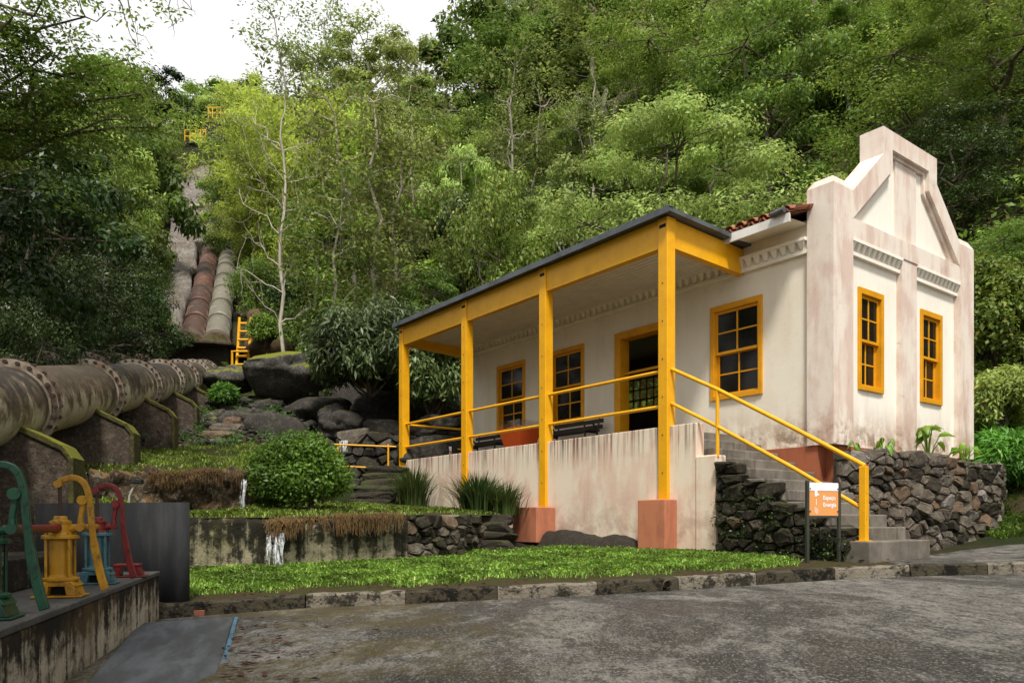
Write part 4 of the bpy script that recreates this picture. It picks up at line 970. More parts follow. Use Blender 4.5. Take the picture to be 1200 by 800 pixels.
# dark steel screen with rounded edge
sc = empty('steel_screen', P(180, 728, 7.5), 0, 'dark grey steel screen standing behind the pumps', 'screen'); q = P(180,728,7.5)
pts = [(P(40,700,7.9).x-q.x, .42), (P(205,700,7.42).x-q.x, -.06)]
arc = [(P(205,700,7.42).x - q.x + .09*math.sin(t_), -.06 + .09*(1-math.cos(t_))) for t_ in np.linspace(0, 2.0, 8)]
line = [pts[0]] + arc; out = line + [(x - .02*0, y + .03) for x, y in reversed(line)]
m = MB(); outer = line; nV = len(outer)
for z in (0, 1.17):
    m.v += [(x, y, z) for x, y in outer]
m.f = [(i, i+1, nV+i+1, nV+i) for i in range(nV-1)]
o = m.build('sheet', M['screen'], sc, fix=False); o.modifiers.new('s','SOLIDIFY').thickness = .03; o.data.polygons.foreach_set('use_smooth', [True]*len(o.data.polygons))
m = MB(); m.tube([(line[0][0]+.1, line[0][1]+.06, 0), (line[0][0]+.1, line[0][1]+.06, 1.1)], .03, 8); m.build('stay', M['screen'], sc)
for i in range(2):
    o = MB().box(-.11, .11, -.05, .05, 0, .055).build('brick', M['brick'], None, bevel=.004); o.location = Vector((P(229,724,7.45).x, 7.42 + .13*i, road_z(-3.1) + .002)); o.rotation_euler = (0,0,.3*i + .1); tag(o, 'loose red brick on the ground beside the dark screen', 'brick', 'loose bricks by the screen')
def pump(y, off, body, head, label, conn=None, sc_=1.0, hcol=None):
    c = E0 + ed*(y - 7.25)/ed.y - en*off; o = empty('hand_pump', (c.x, c.y, .535), arz, label, 'hand pump', 'hand pumps on the platform')
    B, Hd = M[body], M[head]
    m = MB(); m.box(-.14,.14,-.10,.10,0,.012); fl_ = m.build('base_flange', B, o, bevel=.004)
    m = MB(); a_, b_ = .12, .085
    for (x0, x1) in ((-1, -.45), (.45, 1)):
        m.prism([(x0*a_, .012),(x1*a_, .012),(x1*b_, .095),(x0*b_, .095)], -.09, .09, lambda a,b,h:(a,h,b))
    m.prism([(-a_*.93,.068),(a_*.93,.068),(b_,.098),(-b_,.098)], -.088, .088, lambda a,b,h:(a,h,b)); m.build('foot', B, o, bevel=.004)
    MB().box(-.05,.05,-.02,.02,.013,.066).build('foot_core', M['black'], o)
    MB().lathe([(.10,.098),(.105,.103),(.105,.118),(.072,.124),(.066,.14),(.066,.345),(.072,.355),(.105,.36),(.105,.378),(.10,.383)], n=24).build('cylinder', B, o, smooth=False).data.polygons.foreach_set('use_smooth', [True]*0 + [False]*0) if False else None
    cy = MB().lathe([(.10,.098),(.105,.103),(.105,.118),(.070,.124),(.064,.14),(.064,.345),(.070,.355),(.105,.36),(.105,.378),(.10,.383)], n=24).build('cylinder', B, o, bevel=.002)
    for k in range(4):
        a = math.pi/4 + k*math.pi/2; x, yy = .09*math.cos(a), .09*math.sin(a)
        MB().tube([(x,yy,.10),(x,yy,.395)], .009, 8).build('tie_rod', B, o)
    MB().lathe([(.070,.384),(.062,.40),(.058,.45),(.062,.455),(.062,.47),(.04,.475),(.038,.495),(.03,.50)], n=20).build('head', Hd, o)
    MB().tube([(0,0,.49),(-.005,0,.70)], .011, 8).build('piston_rod', M['rod'], o)
    # arched lever
    cp = [(-.02,.685),(0,.715),(.04,.735),(.085,.738),(.125,.715),(.15,.665),(.165,.58),(.172,.48),(.184,.36),(.203,.24),(.228,.12),(.252,.035)]
    sp = []
    for i in range(len(cp)-1):
        p0, p1, p2, p3 = [Vector(cp[max(0,min(len(cp)-1,i+k_))]) for k_ in (-1,0,1,2)]
        for t_ in (0,.33,.66): sp.append(.5*((2*p1)+(p2-p0)*t_+(2*p0-5*p1+4*p2-p3)*t_*t_+(3*p1-p0-3*p2+p3)*t_**3))
    sp.append(Vector(cp[-1])); m = MB(); n_ = len(sp)
    for i, p in enumerate(sp):
        d = (sp[min(i+1,n_-1)] - sp[max(i-1,0)]).normalized(); nn_ = Vector((-d.y, d.x)); w2 = .018 if i < n_*.72 else .023; t2 = .015
        for sx_, sy_ in ((-1,-1),(1,-1),(1,1),(-1,1)): m.v.append((p.x + nn_.x*w2*sx_, t2*sy_, p.y + nn_.y*w2*sx_))
    for i in range(n_-1):
        for k in range(4): k2 = (k+1)%4; m.f.append((4*i+k, 4*i+k2, 4*i+4+k2, 4*i+4+k))
    m.f += [(3,2,1,0), tuple(4*(n_-1)+k for k in range(4))]
    lv = m.build('lever', M[hcol or head], o, bevel=.005)
    rb_ = MB()
    for i in range(4, n_-3, 3):
        p = sp[i]; d = (sp[i+1]-sp[i-1]).normalized(); nn_ = Vector((-d.y, d.x))
        rb_.box(p.x-.008, p.x+.008, -.02, -.0165, p.y-.006, p.y+.006)
    tag(rb_.build('ribs', M[hcol or head], lv), kind='stuff')
    # fulcrum link
    MB().tube([(.055,0,.42),(.11,0,.43)], .022, 10).build('bracket', Hd, o)
    m = MB().tube([(.112,0,.425),(.112,0,.48),(.122,0,.55),(.125,0,.60)], [.026,.017,.017,.022], 10).build('link', Hd, o)
    MB().tube([(.125,-.03,.60),(.125,.03,.60)], .03, 12).build('pivot', Hd, o); MB().tube([(-.01,-.028,.70),(-.01,.028,.70)], .024, 12).build('pivot', Hd, o); MB().tube([(.112,-.028,.43),(.112,.028,.43)], .026, 12).build('pivot', Hd, o)
    if conn:
        for (x0, y0, x1, y1, z, cm) in conn:
            MB().tube([(x0, y0, z), (x0*.9+x1*.1, y0*.9+y1*.1, z), (x1, y1, z)], [.034,.024,.024], 12).build('connecting_pipe', M[cm], o)
    return o
pump(3.72, .19, 'pump_green', 'pump_green', 'green cast-iron hand pump with long curved lever')
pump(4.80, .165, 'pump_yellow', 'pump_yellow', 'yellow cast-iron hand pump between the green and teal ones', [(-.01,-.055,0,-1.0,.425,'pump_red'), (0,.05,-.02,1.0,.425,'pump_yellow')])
pump(5.80, .19, 'pump_teal', 'pump_red', 'hand pump with teal body and dark red lever')
c = E0 + ed*(6.5-7.25)/ed.y - en*.12; o = empty('pump_foot', (c.x, c.y, .535), arz, 'dark red cast foot without a pump beside the teal one', 'pump foot')
m = MB(); m.box(-.15,.15,-.09,.09,0,.012)
for (x0, x1) in ((-1,-.42),(.42,1)): m.prism([(x0*.12,.012),(x1*.12,.012),(x1*.09,.09),(x0*.09,.09)], -.07, .07, lambda a,b,h:(a,h,b))
m.box(-.10,.10,-.075,.075,.09,.11); m.build('foot', M['pump_red'], o, bevel=.004)
# small spotlight on a stake
q = P(150, 585, 10.6); o = empty('garden_spotlight', q, 0, 'small grey garden spotlight on a bent stake near the pier', 'spotlight')
MB().tube([(0,0,-.25),(.02,0,.05),(.10,0,.22)], .014, 6).build('stake', M['bark_pale'], o); MB().box(.06,.20,-.05,.05,.22,.28).build('lamp_head', M['screen'], o, bevel=.01)

# ================================================================ vegetation
def clumps_to_leaves(C, Rr, n, size, rng, aspect=.45, out=.7, up=.4, rnd=.8, droop=.0, surf=.45, jit=.5):
    """C (k,3) clump centres, Rr (k,3) radii, n leaves each -> verts and quads"""
    k = len(C); N = k*n; cid = np.repeat(np.arange(k), n)
    d = rng.normal(size=(N,3)); d /= np.linalg.norm(d, axis=1, keepdims=True); r = rng.random(N)[:,None]**surf
    pos = C[cid] + d*r*Rr[cid]
    nor = d*out + np.array([0,0,up]) + rng.normal(size=(N,3))*rnd*.6; nor /= np.linalg.norm(nor, axis=1, keepdims=True)
    ax = rng.normal(size=(N,3))*.8 + d*.6 + np.array([0,0,-droop]); ax -= nor*np.sum(ax*nor, axis=1, keepdims=True); ax /= np.linalg.norm(ax, axis=1, keepdims=True) + 1e-9
    sd = np.cross(nor, ax); L = (size*(1 + (rng.random(N)-.5)*2*jit))[:,None]; W = L*aspect
    mid = pos + ax*L*.45 + nor*L*.06
    V = np.stack([pos, mid + sd*W*.5, pos + ax*L - nor*L*.05, mid - sd*W*.5], 1).reshape(-1,3)
    return V, np.arange(N*4).reshape(-1,4)
def limb(m, a, b, r0, r1, rng, n=5, wob=.08, sides=6):
    a, b = Vector(a), Vector(b); L = (b-a).length; pts = []
    for i in range(n+1):
        f = i/n; p = a.lerp(b, f); 
        if 0 < i < n: p += Vector(rng.normal(size=3))*wob*L
        pts.append(p)
    m.tube(pts, [r0 + (r1-r0)*i/n for i in range(n+1)], sides, False); return pts
PROTO = {}
def add_proto(name, trunk, V, F, leaf, bark, Ht, Wd):
    PROTO[name] = (trunk.mesh(name + '_trunk', M[bark], True, fix=False), npmesh(name + '_crown', V, F, M[leaf]), Ht, Wd)
def broad(name, seed, leaf, bark, Hc=10, W=7, z0=.25, lobes=7, cl=9, n=230, size=.24, flat=.75, lobe_r=.30, clr=.40, up=.4, droop=.1, aspect=.45):
    rng = np.random.default_rng(seed); tr = MB(); C = []; RR = []
    fork = Vector((rng.normal()*.2, rng.normal()*.2, Hc*max(.25, z0+.08)))
    limb(tr, (0,0,-.6), fork, .22*Hc/10, .15*Hc/10, rng, 5, .02, 8)
    for i in range(lobes):
        a = 2.399*i + rng.random()*.8; f = (i + .5)/lobes; zc = Hc*(z0 + (1 - z0 - .14)*f); rad = W/2*math.sqrt(max(.05, 1 - (2*f*.9 - .75)**2))*.68*(.75 + .4*rng.random())
        if i == lobes-1: rad *= .3
        c = Vector((rad*math.cos(a), rad*math.sin(a), zc)); lr = W*lobe_r*(.75 + .45*rng.random())
        pts = limb(tr, fork.lerp(Vector((0,0,zc*.8)), .5) if zc > fork.z else fork, c, .09*Hc/10, .03, rng, 4, .05)
        for j in range(cl):
            d = Vector(rng.normal(size=3)); d.normalize(); d.z = abs(d.z)*.9 - .25
            p = c + Vector((d.x, d.y, d.z*flat))*lr*(.65 + .45*rng.random()); q = lr*clr*(.55 + .6*rng.random())
            C.append(p[:]); RR.append((q*1.15, q*1.15, q*flat*.8))
            if j % 2 == 0: limb(tr, c, p, .03, .012, rng, 3, .06, 5)
    V, F = clumps_to_leaves(np.array(C), np.array(RR), n, size, rng, aspect, .9, up + .15, .6, droop)
    add_proto(name, tr, V, F, leaf, bark, Hc, W)
broad('a1', 1, 'leaf_mid', 'bark', n=170, size=.31, aspect=.55); broad('a2', 2, 'leaf_mid', 'bark', 11, 7.5, .12, 9, 9, 200, .26, .7)
broad('a3', 3, 'leaf_dark', 'bark', 10, 7, .06, 9, 9, 300, .19, .8); broad('a4', 21, 'leaf_olive', 'bark_pale', 11, 6.5, .3, 8, 8, 200, .20, .65)
broad('m2', 14, 'leaf_mid', 'bark', 11, 9, .05, 13, 11, 420, .125, .7, .26, .42, .4, .2)
broad('b1', 4, 'leaf_light', 'bark', 9, 9, .10, 11, 10, 430, .13, .55, .26, .42, .5); broad('b2', 5, 'leaf_light', 'bark_pale', 10, 7, .2, 8, 9, 220, .22, .6)
broad('l1', 6, 'leaf_mid', 'bark', 10, 9, .42, 8, 10, 230, .17, .30, .30, .50, .8)
broad('d1', 7, 'leaf_dark', 'bark', 9, 7, .0, 13, 11, 230, .17, .9, .28, .40, .3, .5); broad('d2', 8, 'leaf_dark', 'bark', 8, 6, .0, 12, 10, 260, .13, .9, .28, .40, .3, .6)
broad('m1', 9, 'leaf_mid', 'bark', 8, 6, .0, 12, 10, 260, .13, .8, .28, .40, .35, .3)
broad('y0', 10, 'leaf_yellow', 'bark', 8, 6, .05, 10, 9, 220, .19, .8, .26, .4, .35, .5)
def airy(name, seed, leaf, Hc=11, W=6, n=70, stems=4, size=.17):
    rng = np.random.default_rng(seed); tr = MB(); C = []; RR = []
    for s in range(stems):
        a = 2*math.pi*s/stems + rng.random(); top = Vector((W*.30*math.cos(a)*(.4+rng.random()), W*.30*math.sin(a), Hc*(.72 + .22*rng.random())))
        pts = limb(tr, (.12*math.cos(a), .12*math.sin(a), -.5), top, .11, .03, rng, 8, .018, 7)
        for i in range(3, 9):
            for b in range(4):
                d = Vector(rng.normal(size=3)); d.normalize(); d.z = abs(d.z)*.5 + .15; e = pts[i] + d*W*(.14 + .22*rng.random())
                limb(tr, pts[i], e, .028, .008, rng, 4, .07, 5)
                for k_ in range(2):
                    C.append((e + Vector(rng.normal(size=3))*.35)[:]); q = .45 + .4*rng.random(); RR.append((q*1.2, q*1.2, q*.55))
    V, F = clumps_to_leaves(np.array(C), np.array(RR), n, size, rng, .42, .4, .5, .9, .1); add_proto(name, tr, V, F, leaf, 'bark_pale', Hc, W)
airy('s1', 31, 'leaf_olive'); airy('s2', 32, 'leaf_mid', 9, 4.5, 60, 2); airy('s3', 33, 'leaf_olive', 12, 5, 45, 3, .2)
def bamboo(name, seed, Hc=10, W=7):
    rng = np.random.default_rng(seed); tr = MB(); C = []; RR = []
    for s in range(30):
        a = rng.random()*6.28; sp_ = W/2*(.25 + .85*rng.random()); h = Hc*(.55 + .45*rng.random()); pts = []
        for i in range(9):
            f = i/8; pts.append(Vector((math.cos(a)*(.5 + sp_*f**2.2), math.sin(a)*(.5 + sp_*f**2.2), h*(1 - (1-f)**1.6) - (h*.14*f**5))))
        tr.tube(pts, [.045*(1-.8*i/8) for i in range(9)], 5, False)
        for i in range(2, 9):
            for b in range(3): C.append((pts[i] + Vector(rng.normal(size=3))*.4)[:]); q = .28 + .3*rng.random(); RR.append((q*1.2, q*1.2, q*.6))
    V, F = clumps_to_leaves(np.array(C), np.array(RR), 70, .20, rng, .26, .4, .3, .9, .5); add_proto(name, tr, V, F, 'leaf_yellow', 'bark_pale', Hc, W)
bamboo('y1', 41); bamboo('y2', 42, 9, 6)
def bare(name, seed, Hc=11, W=5, crown=.35, leaves=0):
    rng = np.random.default_rng(seed); tr = MB(); C = []; RR = []
    pts = limb(tr, (0,0,-.5), (.35, 0, Hc*.8), .105, .05, rng, 9, .009, 9); limb(tr, pts[-1], (.2,0,Hc), .05, .012, rng, 5, .04)
    def br(p, d, L, r, lv):
        e = p + d*L; q = limb(tr, p, e, r, r*.4, rng, 5, .04, 5)
        if lv:
            for k_ in range(4):
                dd = (d*.8 + Vector(rng.normal(size=3))*.65 + Vector((0,0,.2))).normalized(); br(q[2 + k_ % 4], dd, L*(.35+.3*rng.random()), r*.45, lv-1)
        elif leaves: C.append(e[:]); RR.append((.35,.35,.25))
    for i in range(3, 10):
        for b in range(2 if i < 7 else 3):
            a = rng.random()*6.28; d = Vector((math.cos(a), math.sin(a), .25 + .6*rng.random())).normalized(); br(pts[i], d, W*(.24 + .28*rng.random()), .028, 2 if i > 5 else 1)
    if not C: C = [(0,0,Hc*.9)]; RR = [(.3,.3,.2)]
    V, F = clumps_to_leaves(np.array(C), np.array(RR), leaves or 6, .14, rng); add_proto(name, tr, V, F, 'leaf_light', 'bark_pale', Hc, W)
bare('n1', 51); bare('n2', 52, 12, 4.5, .3, 10)
def place(kind, u, d, vtop, wpx, label, group=None, rz=None, base=None, name='tree'):
    x = (u-600)/FPX*d; z0 = G(x, d) if base is None else base; ztop = EYE + (HOR - vtop)/FPX*d; tm, cm, h0, w0 = PROTO[kind]
    o = empty(name, (x, d, z0), random.uniform(0, 6.28) if rz is None else rz, label, 'tree', group)
    sz = max(.25, (ztop - z0)/h0/1.04); sw_ = wpx*d/FPX/w0; o.scale = (sw_, sw_, sz)
    link('trunk', tm, o); link('crown', cm, o); return o
FE = [
 ('n1',332,27,86,125,'tall leafless pale tree standing behind the mossy boulder'),
 ('s1',438,30,92,200,'slender many-stemmed tree with airy olive crown behind the big shrub'),
 ('s2',378,28,182,130,'small pale-trunked tree between the leafless and the many-stemmed tree'),
 ('y1',338,43,88,170,'bright yellow-green bamboo-like clump behind the leafless tree'),
 ('y2',396,47,92,170,'yellow-green feathery clump behind the many-stemmed tree'),
 ('y2',300,47,185,90,'yellow-green clump leaning over the head of the penstocks'),
 ('y0',285,58,150,80,'yellow-green bushy tree above the penstocks'),
 ('b1',790,31,103,330,'broad pale green tree right behind the veranda roof'),
 ('b2',672,36,150,160,'pale green tree left of the broad tree behind the veranda'),
 ('m1',590,31,160,165,'dense mid-green tree behind the left half of the veranda'),
 ('a3',545,34,205,120,'dark dense tree beside the many-stemmed tree'),
 ('b2',540,40,125,95,'pale leafed tree rising above the dark dense one'),
 ('m1',510,30,300,120,'dark green low tree behind the veranda end'),
 ('l1',640,62,18,230,'layered umbrella-shaped tree high on the slope'),
 ('l1',548,58,118,150,'layered flat-topped tree below the umbrella-shaped one'),
 ('n2',770,52,-25,120,'tall bare trunked tree on the upper slope'),
 ('n2',905,58,-10,140,'pale bare branched tree below the exposed upper slope'),
 ('s3',715,56,-30,150,'thin leaning tree beside the tall bare trunk'),
 ('n2',690,46,70,90,'pale forked trunk standing between layered tree and veranda'),
 ('n2',835,44,55,100,'pale bare trunked tree above the broad tree'),
 ('n2',880,48,120,80,'slim pale trunk above the tiled roof'),
 ('n1',955,52,10,110,'leafless pale tree on the bare upper slope'),
 ('s3',610,50,60,110,'thin sparse tree in front of the layered one'),
 ('n2',480,44,110,80,'pale slim trunk right of the many-stemmed tree'),
 ('m1',905,27,215,170,'mid-green tree behind the tiled roof'),
 ('b2',985,27,190,130,'pale green tree directly behind the stepped gable'),
 ('a1',900,40,45,170,'rounded mid-green tree above the tiled roof'),
 ('m2',1010,36,20,190,'tall leafy tree above the stepped gable'),
 ('m2',1165,27,-90,330,'huge leafy tree overhanging the right side of the gable'),
 ('d2',1120,25,110,150,'dark dense tree close behind the right gable pier'),
 ('m1',1195,21,250,150,'green leafy tree right of the house'),
 ('d1',-5,16.5,85,300,'dark glossy tree beside the near end of the pipeline'),
 ('d2',85,21,235,180,'dark glossy tree behind the middle of the pipeline'),
 ('d1',118,26,262,150,'dark tree behind the far end of the pipeline'),
 ('m1',70,30,95,230,'mid-green tree rising behind the dark glossy trees'),
 ('m1',132,31,145,125,'mid-green tree above the far end of the pipeline'),
 ('b2',110,36,100,150,'paler green tree rising over the dark glossy trees'),
 ('a1',150,42,120,130,'mid-green feathery tree left of the bare rock slope'),
 ('d2',30,13.2,330,130,'low dark tree just behind the second pipeline'),
 ('d2',165,31,300,60,'low dark tree beside the anchor block'),
 ('d2',120,24,300,110,'low dark tree between pipeline and rock slope'),
 ('b2',148,60,118,80,'pale flowering tree on the slope above the rock'),
 ('a3',190,96,72,120,'dark skyline tree left of the gully'),
 ('a2',250,104,80,110,'mid-green skyline tree above the high wall'),
 ('a3',300,100,88,120,'dark skyline tree right of the high wall'),
 ('a1',130,88,62,120,'skyline tree at the left end of the ridge'),
 ('s3',355,92,2,110,'tall sparse skyline tree'),
 ('a4',430,94,14,140,'tall olive skyline tree'),
 ('a4',490,88,30,110,'olive skyline tree next to the high forest'),
 ('a1',560,80,-20,140,'tall tree where the high forest meets the sky'),
]
for f in FE: place(*f)
tm, cm, h0, w0 = PROTO['m2']; tm1, cm1 = PROTO['a1'][:2]
for (x_, y_, h_, w_, lb_) in ((-5.6, -1.6, 1.35, 1.35, 'tall shade tree whose crown darkens the pump platform'), (-11.5, 5.0, 1.25, 1.25, 'tall shade tree beside the near end of the pipeline')):
    o = empty('shade_tree', (x_, y_, -.5), 1.1, lb_, 'tree'); o.scale = (w_, w_, h_); link('trunk', tm1, o); link('crown', cm1, o)
# forest fill on the slopes
KIND = {'a1':'rounded mid-green tree on the forested slope', 'a2':'tall leafy mid-green tree on the forested slope', 'a3':'dark green tree on the forested slope', 'a4':'olive green tree on the forested slope',
        'b1':'broad pale green tree on the forested slope', 'b2':'pale green tree on the forested slope', 'l1':'flat layered tree on the forested slope', 's3':'thin sparse tree on the forested slope', 'n2':'bare branched pale tree on the forested slope', 'm1':'small bushy green tree on the forested slope'}
rng = random.Random(12); cnt = 0
for d in (36, 41, 46, 52, 59, 67, 76, 86, 97, 110, 124):
    stepx = 4.6 + d*.030; x = -d*.78
    while x < d*.78:
        xx, yy = x + rng.uniform(-.4,.4)*stepx, d*(1 + rng.uniform(-.04,.04)); x += stepx
        u, v = px(xx, yy, G(xx, yy))
        if u < -60 or u > 1260 or v < -120: continue
        if 178 < u < 300 and d < 84: continue
        if 240 < u < 470 and d < 50: continue
        if 30 < u < 175 and d > 70: pass
        kd = rng.choices(list(KIND), [4,4,4,2.5,1.6,2,3,2.2,1.8,2.5])[0]; tm, cm, h0, w0 = PROTO[kd]
        h = rng.uniform(6.5, 11.5); top = px(xx, yy, G(xx, yy) + h)[1]
        lim = np.interp(u, [0,100,150,200,260,300,330,480,530,560], [40,60,70,85,90,80,30,50,10,-400])
        if top < lim:
            h = G(xx, yy)*0 + (EYE + (HOR - lim)/FPX*yy) - G(xx, yy)
            if h < 3: continue
        o = empty('tree', (xx, yy, G(xx, yy) - .2), rng.uniform(0, 6.28), KIND[kd], 'tree', 'forest trees: ' + KIND[kd]); s_ = h/h0; w_ = s_*rng.uniform(.85, 1.25)
        o.scale = (w_, w_, s_); link('trunk', tm, o); link('crown', cm, o); cnt += 1
print('forest trees', cnt)
# undergrowth over the slope, one mass
rngn = np.random.default_rng(5); C = []
tries = 0
while len(C) < 3000 and tries < 60000:
    tries += 1
    d = 20 + 90*rngn.random()**1.3; r = rngn.uniform(-.75, .75); x = r*d; u = 600 + FPX*r
    if 172 < u < 292 and d < 72: continue
    if 225 < u < 560 and d < 26: continue
    if d < 34 and x > -6:
        tt = (x-2.52)*.7971 + (d-12.4)*.6038
        if tt < 8.6: continue
    if d < 31 and u < 292 and x > -6.7 - .2626*(d-10) - 3.2: continue
    C.append((x, d, G(x, d) + .25))
C = np.array(C); Rr = (np.array([1.3,1.3,.8])*(.6 + .8*rngn.random(len(C)))[:,None])
V, F = clumps_to_leaves(C, Rr, 60, .24, rngn, .5, .4, .6, .8, .1)
tag(link('undergrowth', npmesh('undergrowth', V, F, M['leaf_mid'])), 'leafy undergrowth covering the forested slope', 'undergrowth', kind='stuff')
# overhanging tree at the top left: trunk left of the frame, boughs reaching in
rngn = np.random.default_rng(77); tr = MB(); base = Vector((-12.5, 14.0, 1.2)); top = Vector((-11.6, 13.2, 11.5)); C = []; RR = []
pts = limb(tr, base, top, .32, .16, rngn, 7, .012, 9)
for (u, v, d) in ((60,60,12.5),(110,95,12.8),(165,110,13.0),(150,70,12.6),(100,20,12.0),(30,110,12.2),(60,-20,11.5),(15,20,11.4),(185,150,13.4),(125,140,13.0),(20,160,12.5)):
    e = P(u, v, d); s_ = pts[5] if v < 60 else pts[4]; q = limb(tr, s_, e, .07, .012, rngn, 7, .03, 6)
    for k_ in range(3, 8):
        for b in range(3):
            dd = Vector(rngn.normal(size=3)); dd.z = dd.z*.3 - .1; c = q[k_] + dd*.38; limb(tr, q[k_], c, .012, .004, rngn, 3, .08, 4)
            if k_ > 3: C.append(c[:]); RR.append((.42,.42,.10)); C.append((c + Vector(rngn.normal(size=3))*.3)[:]); RR.append((.36,.36,.10))
V, F = clumps_to_leaves(np.array(C), np.array(RR), 75, .085, rngn, .4, .15, .9, .6, .2)
o = empty('overhanging_tree', base, 0, 'feathery tree reaching its boughs across the upper left sky', 'tree')
for nm, me in (('trunk', tr.mesh('trunk', M['bark'], True, fix=False)), ('crown', npmesh('crown', V, F, M['leaf_mid']))):
    me.transform(Matrix.Translation(-base)); link(nm, me, o)
# twigs hanging at the top edge
tr = MB(); rngn = np.random.default_rng(3)
a = Vector((-5.0, 9.0, 9.2))
mainb = limb(tr, (-11.75, 13.3, 10.2), a, .10, .03, rngn, 7, .02, 6)
for (u0,v0,u1,v1) in ((128,-20,160,55),(145,-20,160,40),(195,-30,203,30),(195,-25,225,12)):
    limb(tr, P(u0,v0,10.5), P(u1,v1,10.5), .012, .004, rngn, 6, .03, 4); e = P(u1,v1,10.5)
    for k_ in range(4): limb(tr, e, e + Vector(rngn.normal(size=3))*.18, .004, .002, rngn, 3, .08, 4)
    limb(tr, mainb[5], P(u0,v0,10.5), .02, .012, rngn, 5, .03, 4)
me = tr.mesh('bough', M['bark'], True, fix=False); me.transform(Matrix.Translation(-base)); link('bough', me, o)

# round clipped bush
def shrub(name, c, rad, n, size, mat, label, cat, seed, cl=90, aspect=.5, droop=0, clr=.32, stems=8, up=.3, shell=.85):
    rng = np.random.default_rng(seed); d = rng.normal(size=(cl,3)); d /= np.linalg.norm(d, axis=1, keepdims=True); d[:,2] = np.where(d[:,2] < -.55, -d[:,2], d[:,2])
    rad = np.array(rad); C = d*rad*(shell - .25*rng.random((cl,1)) + .07*rng.normal(size=(cl,1))); q = rad.mean()*clr; RR = np.full((cl,3), q)*(.8 + .5*rng.random((cl,1)))
    V, F = clumps_to_leaves(C, RR, n, size, rng, aspect, .7, up, .8, droop); o = empty(name, (c[0], c[1], c[2] - rad[2]*.85), 0, label, cat)
    V[:,2] += rad[2]*.85; link('foliage', npmesh('foliage', V, F, M[mat]), o); tr = MB()
    for i in range(stems): limb(tr, (rng.normal()*.06, rng.normal()*.06, -.2), tuple(C[i]*.9 + np.array([0,0,rad[2]*.85])), .035*rad[2], .01, rng, 4, .05, 5)
    tr.build('stems', M['bark'], o, fix=False); return o
shrub('round_bush', P(352, 557, 12.6), (.80, .80, .70), 300, .062, 'leaf_bush', 'round bright green clipped bush on the terrace', 'bush', 61, 150, .55, 0, .25)
big = P(450, 412, 23.5)
shrub('drooping_shrub', P(436, 412, 22.8), (2.0, 1.7, 1.35), 300, .22, 'leaf_shrub', 'big shrub with drooping pale narrow leaves over the rocks', 'shrub', 62, 90, .24, 1.6, .30, 12, .1)
shrub('drooping_shrub', P(508, 428, 22.6), (1.35, 1.3, 1.6), 300, .21, 'leaf_shrub', 'drooping narrow-leaved shrub seen through the veranda end', 'shrub', 63, 70, .24, 1.6, .30, 12, .1)
shrub('creeper_shrub', P(1165, 400, 17.5), (1.0, 1.0, 2.1), 420, .105, 'leaf_mid', 'creeper covered shrub column right of the gable', 'shrub', 64, 90, .55, .9, .25)
shrub('low_shrub', P(1180, 470, 16.5), (.9, .8, .7), 260, .12, 'leaf_light', 'low light green shrub behind the fern bank', 'shrub', 65, 60, .35, .8, .3)
shrub('fern', P(1178, 540, 15.6), (.75, .6, .62), 260, .20, 'leaf_bush', 'feathery ferns spilling over the end of the rubble wall', 'fern', 66, 60, .16, 1.0, .32)
for i, (u, v, d, r_, mt, lb) in enumerate(((312,388,30.5,.7,'leaf_mid','leafy shrub on the earth bank behind the biggest boulder'),(352,385,28.5,.9,'leaf_light','pale leafy shrub between the leafless tree and the drooping shrub'),(372,420,26.5,.7,'leaf_mid','green shrub hugging the right side of the biggest boulder'),(262,462,23,.35,'leaf_bush','small fern-like plant at the foot of the mossy boulder'),(300,330,38,1.3,'leaf_mid','leafy shrub beside the upper end of the grey penstock'),(345,352,33,1.1,'leaf_dark','dark shrub behind the leafless tree'))):
    shrub('shrub', P(u, v, d), (r_, r_, r_*.75), 200, .12, mt, lb, 'shrub', 200 + i, 40, .35, .4, .4)
# tussocks
def tussock(c, n, L, spread, label, seed):
    rng = np.random.default_rng(seed); V = []; F = []; S = 6
    for i in range(n):
        a = rng.random()*6.283; r0 = abs(rng.normal())*spread*.28; lean = spread*(.15 + .85*rng.random()); l = L*(.6 + .5*rng.random()); w_ = .012 + .006*rng.random(); dx, dy = math.cos(a), math.sin(a)
        b = len(V)
        for j in range(S):
            f = j/(S-1); rr = r0 + lean*f**1.9; z = l*(f - .30*f**3*(lean/spread)); ww = w_*(1 - f**2*.95); V += [(dx*rr - dy*ww, dy*rr + dx*ww, z), (dx*rr + dy*ww, dy*rr - dx*ww, z)]
        for j in range(S-1): F.append((b+2*j, b+2*j+1, b+2*j+3, b+2*j+2))
    o = empty('tussock_plant', c, 0, label, 'plant'); link('blades', npmesh('blades', np.array(V), np.array(F), M['tussock']), o)
    MB().lathe([(.05,-.1),(spread*.3,0),(spread*.2,.06),(.02,.1)], n=12).build('crown_base', M['tussock'], o)
tussock(P(484, 596, 17.6), 700, 1.05, .62, 'upright dark tussock plant against the far end of the veranda wall', 71)
tussock(P(560, 602, 14.8), 800, .85, .75, 'wide arching tussock plant beside the post footing', 72); 
tussock(P(592, 603, 14.6), 320, .70, .5, 'smaller arching tussock plant touching the post footing', 73)
